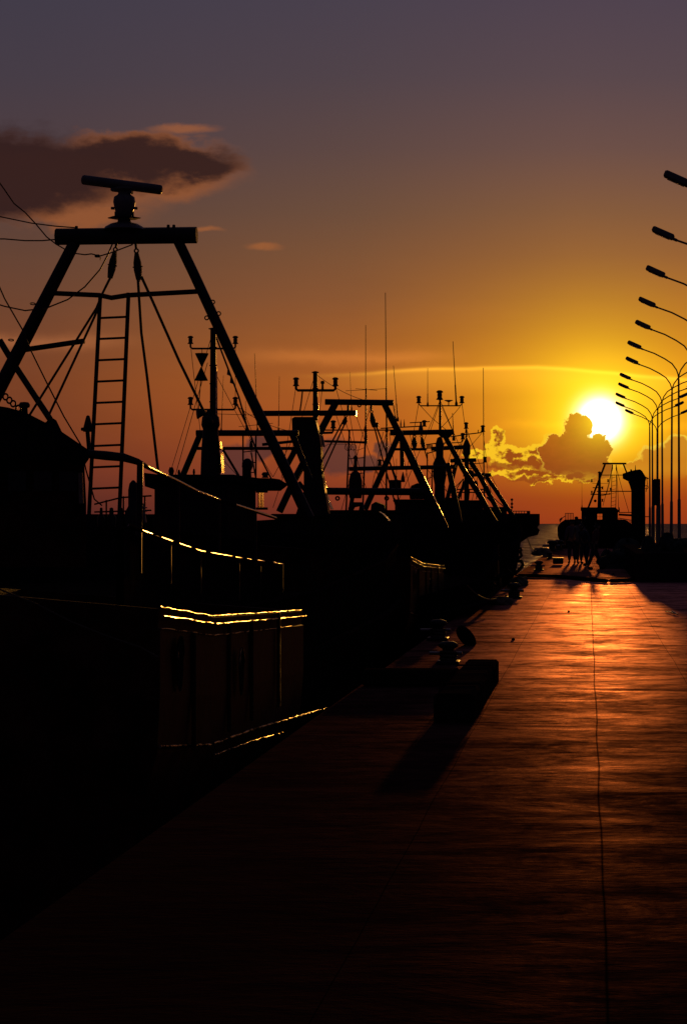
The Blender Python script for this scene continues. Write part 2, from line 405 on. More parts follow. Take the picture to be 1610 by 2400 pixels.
def solo(mb, name, material, label, cat, group=None, loc=None):
    """a thing that is one mesh, its origin at its base"""
    if loc is None:
        n = len(mb.v); loc = Vector((sum(q.x for q in mb.v) / n, sum(q.y for q in mb.v) / n, min(q.z for q in mb.v)))
    loc = Vector(loc); mb.v = [q - loc for q in mb.v]
    o = mb.build(name, material); o.location = loc; o['label'] = label; o['category'] = cat
    if group: o['group'] = group
    return o
def sag(a, b, d, n=10):
    a = Vector(a); b = Vector(b)
    return [a.lerp(b, t / n) - Vector((0, 0, d * 4 * (t / n) * (1 - t / n))) for t in range(n + 1)]

# ------------------------------------------------------------------ sea and pier
sea = MB()
R = 30000
sea.add([(-R, -200, -1.6), (R, -200, -1.6), (R, R, -1.6), (-R, R, -1.6)], [(0, 1, 2, 3)])
o = sea.build('sea', M['sea']); o['kind'] = 'structure'
pier = MB()
XL, XR = -2.25, 6.2
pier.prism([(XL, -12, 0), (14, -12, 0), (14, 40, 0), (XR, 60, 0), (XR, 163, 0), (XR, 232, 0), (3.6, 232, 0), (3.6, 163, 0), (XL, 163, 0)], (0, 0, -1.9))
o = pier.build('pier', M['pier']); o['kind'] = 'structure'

# ------------------------------------------------------------------ parts of a trawler
def bar(rt, name, Y, pts, rpx, m='steel', n=10, dY=None):
    """round bar through photograph points at distance Y, radius in photograph pixels"""
    dY = dY or [0] * len(pts)
    P = [W(p[0], p[1], Y + d) for p, d in zip(pts, dY)]
    rr = [q / F * Y for q in rpx] if isinstance(rpx, (list, tuple)) else rpx / F * Y
    return MB().tube(P, rr, n).build(name, M[m], rt)
def flank(rt, name, Y, L, pts, m='bright'):
    """narrow steel plate added for a sun glint, its face looking right across the quay, running L metres back from distance Y"""
    P = [W(x, y, Y) for x, y in pts]; n = len(P); back = Vector((0, L, 0)); t = Vector((-.02, 0, 0))
    vs = P + [p + back for p in P] + [p + t for p in P] + [p + back + t for p in P]; fs = []
    for i in range(n - 1):
        j = i + 1; fs += [(i, j, n + j, n + i), (2 * n + i, 3 * n + i, 3 * n + j, 2 * n + j), (i, 2 * n + i, 2 * n + j, j), (n + i, n + j, 3 * n + j, 3 * n + i)]
    fs += [(0, n, 3 * n, 2 * n), (n - 1, 3 * n - 1, 4 * n - 1, 2 * n - 1)]
    return MB().add(vs, fs).build(name, M[m], rt)
def block(rt, Y, x0, y0, x1, y1, w=7):
    """pulley block hanging from a shackle: ring, cheeks, sheave pin"""
    a = W(x0, y0, Y); b = W(x1, y1, Y); k = Y / F; d = (b - a).normalized(); mb = MB()
    q_ = w / 9; mb.ring(a + d * 5 * k * q_, 4.6 * k * q_, 1.9 * k * q_, Vector((0, 1, 0)))
    s = a + d * 10 * k * q_; L = (b - s).length
    side = d.cross(Vector((0, 1, 0))).normalized()
    for o in (-1, 1):
        poly = [s + side * x * w * k + d * L * t + Vector((0, o * 3.5 * k * q_ - 1.2 * k * q_, 0)) for x, t in ((-.45, 0), (.45, 0), (.95, .35), (1, .62), (.6, .97), (-.6, .97), (-1, .62), (-.95, .35))]
        mb.prism(poly, (0, 2.4 * k * q_, 0))
    mb.lathe(s + d * L * .55 - Vector((0, 3 * k * q_, 0)), [(0, 0), (w * .8 * k, 0), (w * .6 * k, 3 * k * q_), (w * .8 * k, 6 * k * q_), (0, 6 * k * q_)], 14, Vector((0, 1, 0)))
    mb.tube([s + d * L * .5 - side * (w * 1.3) * k, s + d * L * .5 + side * (w * 1.3) * k], 1.6 * k * q_, 6)
    mb.ring(b, 2.5 * k * q_, .9 * k * q_)
    return mb.build('pulley_block', M['steel'], rt)
def lantern(par, p, s, red=False):
    """ship's navigation light: flared base, lens, cap"""
    p = Vector(p)
    MB().lathe(p, [(0, 0), (s * .62, 0), (s * .62, s * .12), (s * .42, s * .35), (s * .42, s * .5), (s * .3, s * .5), (s * .3, s * 1.25), (s * .42, s * 1.25), (s * .62, s * 1.31), (s * .62, s * 1.47), (s * .35, s * 1.7), (0, s * 1.75)], 14).build('navigation_light', M['steel'], par)
    MB().lathe(p + Vector((0, 0, s * .5)), [(0, 0), (s * .4, 0), (s * .44, s * .37), (s * .4, s * .75), (0, s * .75)], 14).build('lens', M['red' if red else 'glass'], par)
def yard(par, Y, x0, x1, y, ytop, r=2.4, s=11, redr=True):
    """cross arm bent up at both ends with a light on each"""
    k = Y / F
    P = [W(x0, ytop, Y), W(x0, y - 4, Y), W(x0 + 4, y, Y), W(x1 - 4, y, Y), W(x1, y - 4, Y), W(x1, ytop, Y)]
    MB().tube(P, r * k, 8).build('yard', M['steel'], par)
    lantern(par, P[0], s * k); lantern(par, P[-1], s * k, redr)
def mast(rt, Y, x, ytop, ybot, r):
    k = Y / F; P = [W(x, ybot, Y), W(x, (ytop + ybot) / 2, Y), W(x, ytop, Y)]
    mb = MB().tube(P, [r[1] * k, (r[0] + r[1]) / 2 * k, r[0] * k], 14)
    mb.lathe(P[2], [(0, 0), (r[0] * 1.5 * k, 0), (r[0] * 1.7 * k, 2 * k), (r[0] * .6 * k, 4 * k), (0, 4.5 * k)], 14)
    n = int((ybot - ytop) / 45)
    for i in range(1, n + 1):
        mb.lathe(W(x, ytop + i * (ybot - ytop) / (n + 1), Y), [(r[0] * k, -1 * k), (r[0] * 1.35 * k, -1 * k), (r[0] * 1.35 * k, 1.5 * k), (r[0] * k, 1.5 * k)], 12)
    return mb.build('mast', M['steel'], rt)
def antenna(rt, Y, x0, y0, x1, y1, r=1.0):
    k = Y / F; a = W(x0, y0, Y); b = W(x1, y1, Y)
    mb = MB().tube([a, a.lerp(b, .3), a.lerp(b, .32), b], [r * 1.9 * k, r * 1.6 * k, r * 1.1 * k, r * .7 * k], 6)
    mb.lathe(a, [(0, -3 * k), (r * 3 * k, -3 * k), (r * 3 * k, 3 * k), (r * 1.6 * k, 8 * k)], 8)
    return mb.build('antenna', M['wire'], rt)
def rope(rt, Y, pts, r=1.6, name='rope', m='rope', dY=None):
    return bar(rt, name, Y, pts, r * 1.2, m, 6, dY)
def ladder(rt, Y, l0, l1, r0, r1, ys, r=4.0, rr=2.4):
    k = Y / F; mb = MB()
    mb.tube([W(*l0, Y), W(*l1, Y)], r * k, 8).tube([W(*r0, Y), W(*r1, Y)], r * k, 8)
    for y in ys:
        ta = (y - l0[1]) / (l1[1] - l0[1]); tb = (y - r0[1]) / (r1[1] - r0[1])
        mb.tube([W(l0[0] + (l1[0] - l0[0]) * ta, y + 1.5, Y), W(r0[0] + (r1[0] - r0[0]) * tb, y - 1.5, Y)], rr * k, 6)
    return mb.build('ladder', M['steel'], rt)
def hull(rt, outline, zb=-1.9, deck_drop=.75, cap='hull', cap_r=.022, tuck=.25, m='hull'):
    """outline: (x, y, height of the gunwale) round the boat; plating flares up from a narrower bottom"""
    cx = sum(p[0] for p in outline) / len(outline); cy = sum(p[1] for p in outline) / len(outline)
    n = len(outline); mb = MB(); rings = []
    for t in (1, .72, .4, 0):
        s = 1 - tuck * (1 - t) ** 1.6
        rings.append([Vector((cx + (x - cx) * s, cy + (y - cy) * (1 - tuck * .25 * (1 - t)), zb + (z - zb) * t)) for x, y, z in outline])
    vs = [q for g in rings for q in g]
    inn = [Vector((cx + (x - cx) * .972, cy + (y - cy) * .994, z)) for x, y, z in outline]
    ind = [Vector((q.x, q.y, q.z - deck_drop)) for q in inn]
    vs += inn + ind; fs = []
    for i in range(3):
        for k in range(n): fs.append((i * n + k, (i + 1) * n + k, (i + 1) * n + (k + 1) % n, i * n + (k + 1) % n))
    for k in range(n):
        k2 = (k + 1) % n
        fs.append((k, k2, 4 * n + k2, 4 * n + k)); fs.append((4 * n + k, 4 * n + k2, 5 * n + k2, 5 * n + k))
    mb.add(vs, fs); h = mb.build('hull', M[m], rt)
    d = MB(); c = Vector((cx, cy, sum(q.z for q in ind) / n)); d.add(ind + [c], [(k, (k + 1) % n, n) for k in range(n)]); d.build('deck', M['timber'], rt)
    P = [Vector(p) for p in outline] + [Vector(outline[0])]
    MB().tube([p + Vector((0, 0, .012)) for p in P], cap_r, 8).build('cap_rail', M[cap], rt)
    MB().tube([Vector((cx + (x - cx) * 1.008, cy + (y - cy) * 1.001, z * .32)) for x, y, z in outline + outline[:1]], .045, 8).build('rub_rail', M['rubber'], rt)
    return h
def house(rt, x0, x1, Y0, Y1, z0, z1, wins=(), over=.12, roof_t=.1, m='house', open_win=False):
    """wheelhouse: walls with real window openings (a window band you can see through), roof slab with an overhang"""
    mb = MB(); t = .06
    if wins:
        wz0, wz1 = wins[0], wins[1]; nw = wins[2]
        for (a, b) in ((z0, wz0), (wz1, z1)):
            mb.box(((x0 + x1) / 2, Y0, (a + b) / 2), (x1 - x0, t, b - a)); mb.box(((x0 + x1) / 2, Y1, (a + b) / 2), (x1 - x0, t, b - a))
            mb.box((x0, (Y0 + Y1) / 2, (a + b) / 2), (t, Y1 - Y0 - t, b - a)); mb.box((x1, (Y0 + Y1) / 2, (a + b) / 2), (t, Y1 - Y0 - t, b - a))
        for i in range(nw + 1):
            x = x0 + t + (x1 - x0 - 2 * t) * i / nw
            for Y in (Y0, Y1): mb.box((x, Y, (wz0 + wz1) / 2), (.16, t * .9, wz1 - wz0))
        for i in range(1, 3):
            for x in (x0, x1): mb.box((x, Y0 + (Y1 - Y0) * i / 3, (wz0 + wz1) / 2), (t * .9, .3, wz1 - wz0))
    else:
        mb.box(((x0 + x1) / 2, (Y0 + Y1) / 2, (z0 + z1) / 2), (x1 - x0, Y1 - Y0, z1 - z0), None, .03)
    w = mb.build('wheelhouse', M[m], rt)
    MB().box(((x0 + x1) / 2, (Y0 + Y1) / 2, z1 + roof_t / 2), (x1 - x0 + 2 * over, Y1 - Y0 + 2 * over, roof_t), None, .03).build('roof', M['roof'], w)
    if wins and not open_win:
        for i in range(nw):
            a = x0 + t + (x1 - x0 - 2 * t) * i / nw + .08; b = x0 + t + (x1 - x0 - 2 * t) * (i + 1) / nw - .08
            g = MB().box(((a + b) / 2, Y0, (wz0 + wz1) / 2), (b - a, .012, wz1 - wz0))
            g.build('window', M['glass'], w)
    return w
def railing(rt, P, h, n_per=4, r=.016, rows=2, name='railing'):
    P = [Vector(p) for p in P]; mb = MB()
    for q in range(rows): mb.tube([p + Vector((0, 0, h * (1 - q / rows))) for p in P], r, 6)
    for a, b in zip(P, P[1:]):
        for i in range(n_per): p = a.lerp(b, i / n_per); mb.tube([p, p + Vector((0, 0, h))], r, 6)
    mb.tube([P[-1], P[-1] + Vector((0, 0, h))], r, 6)
    return mb.build(name, M['galv'], rt)
def stern_block(rt, dy, dx=0.0):
    """the knuckled bulwark along the quay side, with capped edge strips, freeing ports and rub strips"""
    pl = [(-2.60, 23.4, .80), (-2.62, 22.55, .818), (-2.68, 18.3, .926), (-2.74, 16.4, 1.054), (-5.2, 16.7, 1.25), (-5.2, 23.4, 1.0)]
    pl = [Vector((x + dx, y + dy, z)) for x, y, z in pl]; n = len(pl)
    c = Vector((-4.0 + dx, 20.4 + dy, 0))
    lv = [(-.35, .06), (0, .015), (-.12, .015), (-.13, 0), (-.55, 0), (-.93, .02), (-1.5, .16), (-2.6, .34)]
    mb = MB(); vs = []
    for i, (h, q) in enumerate(lv):
        for p in pl: vs.append(Vector((p.x + (c.x - p.x) * q, p.y + (c.y - p.y) * q * .4, p.z + h)))
    vs[n:2 * n] = [Vector((p.x, p.y, p.z)) for p in pl]; inn = [Vector((p.x + (c.x - p.x) * .03, p.y + (c.y - p.y) * .02, p.z)) for p in pl]
    vs = [Vector((p.x, p.y, p.z - .35)) for p in inn] + inn + vs[n:]
    m_ = len(vs) // n; fs = [tuple(reversed(range(n)))]
    for i in range(m_ - 1):
        for k in range(n): fs.append((i * n + k, i * n + (k + 1) % n, (i + 1) * n + (k + 1) % n, (i + 1) * n + k))
    b = mb.add(vs, fs).build('stern_bulwark', M['brown'], rt)
    out = Vector((1, 0, 0)); rnd = random.Random(int(dy) + 2)
    def strip(P, r_, gaps):
        """worn edge strip, knocked about a little along its length"""
        Q = []
        for p, q in zip(P, P[1:]):
            m2 = max(2, int((q - p).length / .12))
            for t in range(m2): Q.append(p.lerp(q, t / m2) + Vector((rnd.uniform(-.0035, .0035), 0, rnd.uniform(-.0035, .0035))))
        Q.append(P[-1]); MB().tube(Q, [r_ * rnd.uniform(.75, 1.2) for _ in Q], 8).build('edge_strip', M['strip'], b)
    strip([pl[3] + Vector((0, 0, .012)), pl[2] + Vector((0, 0, .012)), pl[1] + Vector((0, 0, .012)), pl[0] + Vector((0, 0, .012))], .0065, 0)
    strip([p + Vector((.022, 0, -.045)) for p in (pl[3], pl[2], pl[1], pl[0])], .0075, 0)
    strip([p + Vector((.012, 0, -.125)) for p in (pl[3], pl[2], pl[1])], .004, 0)
    B = [Vector((-2.74 + dx, 16.4 + dy, .17)), Vector((-2.69 + dx, 18.3 + dy, .02)), Vector((-2.66 + dx, 20.2 + dy, -.03)), Vector((-2.64 + dx, 22.0 + dy, -.10)), Vector((-2.60 + dx, 25.5 + dy, -.24))]
    strip(B, .011, 0); strip([p + Vector((.02, 0, -.075 - .01 * i)) for i, p in enumerate(B[1:4])], .008, 0)
    for yy in (16.95, 19.4):
        z0 = (.72 if yy < 18.3 else .60); x0 = -2.74 + (yy - 16.4) * .03 + dx + .03
        R2 = [Vector((x0, yy + dy + .13 * math.cos(q), z0 - .03 * (yy - 17) + .13 * math.sin(q) * (1 if math.sin(q) > 0 else 1.8))) for q in [2 * math.pi * i / 18 for i in range(19)]]
        p_ = MB().tube(R2[:10], .006, 6).build('freeing_port', M['strip'], b); MB().prism([q - out * .008 for q in R2[:-1]], out * .006).build('port_dark', M['rubber'], p_)  # rim only along the glinting upper arc, black sheet for the recess shade
    for yy in (17.5, 19.0, 20.1, 21.6):
        MB().box((-2.70 + (yy - 17) * .02 + dx, yy + dy, .45), (.03, .05, .8), None, .008).build('stiffener', M['brown'], b)
    return b

# ================================================================== trawler 1, nearest
G = 'fishing trawlers moored along the left of the pier'
Y = 36.8; k = Y / F
b1 = root('fishing_trawler', 'nearest trawler on the left, tall gantry with ladder and long radar bar', 'trawler', (-6, 30, -1.6), G)
def trawler_outline(yn, yf, xl=-9.8, z0=.93, zr=.030, bow=1.2, xr=-1.9):
    L = yf - yn; o = []
    for t in (0, .2, .4, .6, .8): o.append((xr if t else xr - .4, yn + 1.6 + (L - 5) * t, z0 + zr * ((L - 5) * t)))
    for a in (15, 35, 55, 75): o.append((xr - 3.6 * (1 - math.cos(math.radians(a))), yf - 3.4 + 3.2 * math.sin(math.radians(a)), z0 + zr * L + bow * a / 90))
    c = (xl - 2.36) / 2
    m = [(2 * c - x, y, z + .15) for x, y, z in reversed(o)]
    near = [(xl + .8, yn + .9, z0 + .3), (xl + 2.4, yn + .3, z0 + .1), (c, yn + .05, z0 - .12), (-4.6, yn + .2, z0 - .25), (-3.4, yn + .7, z0 - .3)]
    return o + m + near
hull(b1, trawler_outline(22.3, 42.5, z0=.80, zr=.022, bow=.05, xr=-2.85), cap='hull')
stern_block(b1, 0)
# gantry
bar(b1, 'gantry_beam', Y, [(132, 555), (462, 551)], 19.5, n=8)
bar(b1, 'gantry_leg', Y, [(176, 568), (66, 782), (-58, 1022), (-110, 1130)], [14, 16, 17, 18], n=12)
bar(b1, 'gantry_leg', Y, [(418, 565), (454, 640), (589, 933), (674, 1109), (724, 1215)], [12, 12, 12.5, 13, 14], n=12)
bar(b1, 'cross_bar', Y, [(122, 687), (235, 692), (262, 698), (300, 692), (466, 683)], 6)
bar(b1, 'strut', Y, [(50, 821), (199, 799)], 6.4)
bar(b1, 'strut', Y, [(0, 797), (38, 860), (118, 982)], 7.5)
for q in ((8, 880), (75, 1040)): pass
ladder(b1, Y - .15, (236, 690), (209, 1215), (302, 686), (280, 1215), [744, 793, 843, 893, 943, 993, 1044, 1094, 1144], 4.8, 3.0)
block(b1, Y - .1, 272, 580, 258, 654, 8.5); block(b1, Y - .1, 320, 583, 326, 658, 9)
bar(b1, 'shackle', Y - .1, [(274, 566), (272, 582)], 3); bar(b1, 'shackle', Y - .1, [(318, 566), (320, 585)], 3)
rope(b1, Y - .1, [(260, 650), (240, 690), (227, 722), (66, 980)], 2.5)
rope(b1, Y - .1, [(257, 655), (236, 698), (228, 730), (114, 976)], 2.5)
rope(b1, Y - .1, [(324, 655), (332, 780), (345, 880), (371, 1102)], 2.9)
rope(b1, Y - .1, [(332, 648), (358, 705), (420, 845), (480, 968)], 3.0)
for pts, r in (([(-20, 400), (12, 445), (34, 477), (60, 498), (85, 525), (110, 555), (132, 572), (156, 586)], 1.3), ([(178, 594), (200, 597), (215, 595), (235, 600), (262, 592), (312, 573)], 1.3),
               ([(-20, 503), (12, 510), (75, 523), (130, 530), (182, 534)], 1.2), ([(-20, 560), (12, 560), (60, 564), (100, 564), (134, 561)], 1.3),
               ([(264, 572), (252, 600), (235, 632), (200, 672), (160, 702), (110, 722), (60, 728), (12, 718), (-20, 708)], 1.4), ([(-10, 650), (12, 700), (55, 775), (75, 825), (112, 900), (150, 975), (190, 1042), (202, 1100), (222, 1170), (240, 1185)], 1.4)):
    bar(b1, 'cable', Y - .3, pts, r * 1.3, 'wire', 6)
mb = MB().box(W(229, 600, Y - .3), (12 * k, 8 * k, 7 * k), None, .01); mb.tube([W(236, 602, Y - .3), W(236, 610, Y - .3)], 1.2 * k, 6); mb.build('cable_clamp', M['steel'], b1)
for q in ((78, 712), (27, 797)): MB().ring(W(*q, Y), 6 * k, 1.3 * k, Vector((0, .3, 1))).build('ring_bolt', M['steel'], b1)
for q in ((499, 708), (513, 735), (485, 745)): MB().ring(W(*q, Y), 4.5 * k, 1.5 * k).build('ring_bolt', M['steel'], b1)
for q in ((395, 530), (408, 530), (180, 533)): MB().lathe(W(*q, Y), [(0, 4 * k), (3.5 * k, 3 * k), (4 * k, -6 * k)], 8).build('bolt', M['steel'], b1)
# radar on top
rd = MB().lathe(W(292, 538, Y), [(48 * k, 0), (44 * k, 6 * k), (32 * k, 13 * k), (16 * k, 17 * k), (14 * k, 26 * k), (12 * k, 28 * k)], 24).build('radar', M['radar'], b1)
MB().lathe(W(292, 512, Y), [(0, 0), (38 * k, 0), (39 * k, 2 * k), (14 * k, 5 * k), (0, 5 * k)], 6).build('mounting_plate', M['steel'], rd)
mb = MB().lathe(W(292, 508, Y), [(15 * k, 0), (19 * k, 4 * k), (23 * k, 20 * k), (26 * k, 34 * k), (24 * k, 46 * k), (15 * k, 52 * k), (13 * k, 60 * k), (22 * k, 62 * k), (24 * k, 68 * k), (0, 68 * k)], 20)
for s_ in (-1, 1):
    mb.box(W(292 + s_ * 27, 488, Y), (8 * k, 8 * k, 6 * k), None, .005); mb.box(W(292 + s_ * 20, 502, Y), (5 * k, 6 * k, 12 * k), None, .003)
mb.build('motor_housing', M['radar'], rd)
a = W(194, 421, Y); b = W(379, 445, Y); d = (b - a).normalized()
mb = MB().tube([a - d * .012, a, a + d * .02, b - d * .02, b, b + d * .012], [6 * k, 10 * k, 11.5 * k, 11.5 * k, 10 * k, 6 * k], 16)
c = (a + b) / 2; mb.box(c - Vector((0, 0, 14 * k)), (50 * k, 22 * k, 8 * k), Matrix.Rotation(math.atan2(-24, 185), 3, 'Y').inverted(), .005)
mb.build('scanner', M['radar'], rd)
# wheelhouse at the left edge, sloping brow
Yh = 31.0; kh = Yh / F
poly = [(-140, 930), (20, 955), (60, 966), (107, 990), (122, 978), (133, 985), (146, 1012), (208, 1054), (214, 1066), (208, 1078), (-140, 1078)]
w1 = MB().prism([W(x, y, Yh) for x, y in poly], (-.68, 3.2, 0)).build('wheelhouse_roof', M['roof'], b1)
mb = MB(); mb.prism([W(-140, 1075, Yh + .2), W(198, 1075, Yh + .2), W(203, 1180, Yh + .2), W(203, 1330, Yh + .2), W(-140, 1330, Yh + .2)], (-.62, 2.9, 0))
w2 = mb.build('wheelhouse', M['brown'], b1)
for x in (20, 80, 140):
    MB().prism([W(x, 1105, Yh + .17), W(x + 42, 1105, Yh + .17), W(x + 42, 1150, Yh + .17), W(x, 1150, Yh + .17)], (0, .02, 0)).build('window', M['glass'], w2)
MB().tube([W(189, 1108, Yh + .12), W(191, 1180, Yh + .12)], 6 * kh, 10).build('drain_pipe', M['rail'], w2)
mb = MB().lathe(W(58, 968, Yh + 1), [(9 * kh, -10 * kh), (8 * kh, 12 * kh), (13 * kh, 14 * kh), (14 * kh, 20 * kh), (10 * kh, 26 * kh), (0, 27 * kh)], 14); mb.build('mushroom_vent', M['steel'], b1)
mb = MB().lathe(W(207, 1012, Y), [(11 * k, 0), (12 * k, 6 * k), (7 * k, 26 * k), (4 * k, 37 * k), (0, 39 * k)], 12); mb.box(W(203, 1006, Y), (24 * k, 10 * k, 8 * k), None, .01); mb.tube([W(206, 1012, Y), W(210, 1060, Y)], 5 * k, 8)
mb.build('loudhailer', M['steel'], b1)
for dx_ in (0, 9, 18, 30): MB().ring(W(14 + dx_, 930 + dx_ * .9, Yh), 7 * kh, 2.2 * kh, Vector((.4, 1, 0))).build('chain_link', M['steel'], b1)
# rails that drop from the wheelhouse towards the quay
Yr = 30.0; kr = Yr / F
RP = [(208, 1064), (250, 1068), (290, 1072), (322, 1082), (345, 1094), (385, 1113), (420, 1130), (462, 1152), (515, 1172), (550, 1183), (600, 1199), (646, 1214)]
RY = [25 + 9 * max(0, (x - 322) / 324) for x, y in RP]
rr_ = [r_ / F * q for r_, q in zip((10, 11, 10, 8, 5.5, 5, 5, 4.6, 4, 3.8, 3.8, 3.6), RY)]; PP = [W(x, y, q) for (x, y), q in zip(RP, RY)]
MB().tube(PP[:5], rr_[:5], 12).build('boom_pipe', M['steel'], b1)
MB().tube(PP[4:9], rr_[4:9], 12).build('hand_rail', M['rail'], b1); MB().tube(PP[8:10], [.03, .03], 10).build('glint_break', M['rubber'], b1)  # black sleeve added to interrupt the rail's glint
MB().tube(PP[9:], rr_[9:], 12).build('hand_rail', M['rail'], b1)
MB().tube([W(329, 1084, 25.2), W(328, 1150, 25.2), W(326, 1300, 25.2)], 7.5 / F * 25, 10).build('hand_rail_post', M['steel'], b1)
for x, y in ((420, 1132), (515, 1173), (600, 1200)):
    q = 25 + 9 * (x - 322) / 324; MB().tube([W(x, y + 2, q), W(x, y + 140, q)], 2.5 / F * q, 8).build('hand_rail_post', M['steel'], b1)
mb = MB().lathe(W(313, 1232, Yr + .3), [(20 * kr, 0), (20 * kr, 32 * kr), (12 * kr, 46 * kr), (12 * kr, 85 * kr), (9 * kr, 100 * kr), (3 * kr, 107 * kr), (0, 108 * kr)], 16); mb.build('winch_head', M['steel'], b1)
mb = MB()
for dz in (0, 8, 16): mb.ring(W(340, 1190 + dz, Yr), 5 * kr, 1.5 * kr, Vector((0, 0, 1)))
mb.tube([W(334, 1180, Yr), W(341, 1225, Yr)], 4 * kr, 8).build('hose_coupling', M['rail'], b1)
RP = [(300, 1230), (330, 1243), (400, 1268), (470, 1292), (560, 1308), (610, 1315), (662, 1323)]
RY = [21 + 8.5 * (x - 330) / 330 for x, y in RP]
MB().tube([W(x, y, q) for (x, y), q in zip(RP, RY)], .014, 10).build('bulwark_rail', M['rail'], b1)
def on_rail(x):
    for (a, b_), (qa, qb) in zip(zip(RP, RP[1:]), zip(RY, RY[1:])):
        if a[0] <= x <= b_[0]:
            t = (x - a[0]) / (b_[0] - a[0]); return W(x, a[1] + (b_[1] - a[1]) * t, qa + (qb - qa) * t)
for xa_, xb_ in ((300, 331), (354, 376), (404, 417), (444, 456), (479, 517), (527, 533), (537, 549), (567, 576), (588, 600), (619, 638)):
    MB().tube([on_rail(xa_), on_rail((xa_ + xb_) / 2), on_rail(xb_)], .020, 8).build('glint_break', M['rubber'], b1)  # black sleeves added to cut the rail's glint into dashes
for (x, y), q in list(zip(RP, RY))[1:]: MB().tube([W(x, y + 1, q), W(x, y + 100, q)], .012, 6).build('bulwark_stanchion', M['steel'], b1)
mb = MB(); vs = [W(x, y + 12, q) + Vector((-.03, 0, 0)) for (x, y), q in zip(RP, RY)]; n = len(vs)
vs = vs + [p - Vector((0, 0, 1.0)) for p in vs]; vs = vs + [p + Vector((-.06, 0, 0)) for p in vs]
fs = []
for i in range(n - 1): fs += [(i, i + 1, n + i + 1, n + i), (2 * n + i, 3 * n + i, 3 * n + i + 1, 2 * n + i + 1), (i, 2 * n + i, 2 * n + i + 1, i + 1)]
mb.add(vs, fs).build('bulwark', M['hull'], b1)
bar(b1, 'rope', 16.1, [(-30, 1368), (10, 1385), (85, 1415), (170, 1458), (250, 1490), (330, 1517), (372, 1540)], 2.0, 'rope')
Yw = 35.0; kw = Yw / F
mb = MB()
for pts in ([(222, 1182), (285, 1166), (356, 1162)], [(222, 1200), (356, 1196)]): mb.tube([W(x, y, Yw) for x, y in pts], 2.2 * kw, 6)
for x in (250, 290, 318, 340): mb.tube([W(x, 1163 + (285 - min(x, 285)) * .25, Yw), W(x, 1250, Yw)], 2 * kw, 6)
mb.build('railing', M['steel'], b1)
for x, w in ((238, 8), (262, 11), (285, 7), (305, 12)): MB().lathe(W(x, 1235, Yw), [(w * kw, 0), (w * 1.1 * kw, 22 * kw), (w * .5 * kw, 30 * kw), (w * .4 * kw, 44 * kw), (0, 46 * kw)], 10).build('deck_fitting', M['steel'], b1)
MB().prism([W(200, 1205, Yw + .6), W(360, 1205, Yw + .6), W(360, 1350, Yw + .6), W(200, 1350, Yw + .6)], (0, 1.2, 0)).build('deck_locker', M['house'], b1)

# ================================================================== trawler 2
b2 = root('fishing_trawler', 'second trawler from the camera, slim mast with four lamps and an hourglass day shape', 'trawler', (-6, 50, -1.6), G)
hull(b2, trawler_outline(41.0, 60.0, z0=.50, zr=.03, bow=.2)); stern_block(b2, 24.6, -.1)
Y = 48.0; k = Y / F
house(b2, W(362, 0, 47).x, W(600, 0, 51).x, 47.0, 51.0, .4, W(0, 1136, 50).z, over=.14, roof_t=.14)
MB().prism([W(338, 1108, 46.8), W(362, 1116, 46.8), W(362, 1147, 46.8), W(340, 1140, 46.8)], (0, 3, 0)).build('brow', M['roof'], b2)
MB().prism([W(580, 1120, 50.0), W(640, 1121, 50.0), W(661, 1134, 50.0), W(642, 1149, 50.0), W(580, 1149, 50.0)], (0, 1.1, 0)).build('brow', M['roof'], b2)
flank(b2, 'frame_glint_plate', 51.1, .3, [(607, 1152), (607, 1192)]); flank(b2, 'frame_glint_plate', 51.6, .3, [(614, 1152), (614, 1192)])  # bright plates added beside the house to flash in the sun
MB().beam(W(600, 1152, 51.2), W(628, 1152, 51.2), .03, .05).beam(W(600, 1192, 51.2), W(628, 1192, 51.2), .03, .05).build('plate_tie', M['steel'], b2)  # bars that tie the added plates to the house
m2 = mast(b2, Y, 500, 772, 1112, (6.6, 8.5))
yard(m2, Y, 447, 552, 817, 806, 2.3, 11); yard(m2, Y, 447, 552, 960, 949, 2.3, 11)
mb = MB()
mb.lathe(W(473.5, 860, Y), [(1 * k, 0), (16 * k, 31 * k), (15 * k, 32 * k), (0, 32 * k)], 20); mb.lathe(W(472, 860, Y), [(0, 0), (1 * k, 0), (16 * k, -32 * k), (0, -33 * k)], 20)
mb.tube([W(474, 818, Y), W(474, 830, Y)], .8 * k, 6); mb.tube([W(471, 890, Y), W(466, 958, Y)], 1.1 * k, 6); mb.build('day_shape', M['rubber'], m2)
mb = MB().lathe(W(494, 1118, Y), [(24 * k, 0), (22 * k, 60 * k), (19 * k, 100 * k), (18 * k, 112 * k), (22 * k, 122 * k), (20 * k, 140 * k), (10 * k, 152 * k), (7 * k, 160 * k)], 20); mb.build('mast_trunk', M['steel'], m2)
mb = MB().lathe(W(484, 968, Y - .3), [(5 * k, 0), (6 * k, 8 * k), (13 * k, 22 * k), (0, 20 * k)], 14, Vector((-1, -.3, -.1))); mb.lathe(W(488, 988, Y - .2), [(0, -14 * k), (9 * k, -10 * k), (13 * k, 0), (9 * k, 10 * k), (0, 14 * k)], 14); mb.build('loudhailer', M['steel'], m2)
flank(b2, 'casing_glint_plate', Y - .1, .30, [(515, 1034), (517, 1052)]); flank(b2, 'casing_glint_plate', Y - .1, .38, [(517, 1060), (519, 1090), (520, 1108)])  # plates added down the trunk's right side for its glint
flank(m2, 'mast_glint_plate', Y - .05, .09, [(508, 860), (508, 1005)])  # added sliver for the glint down the mast
MB().tube([W(508.5, 870, Y), W(509.5, 1005, Y)], 1.5 * k, 8).build('conduit', M['bright'], m2)
Yg = 54.5; kg = Yg / F
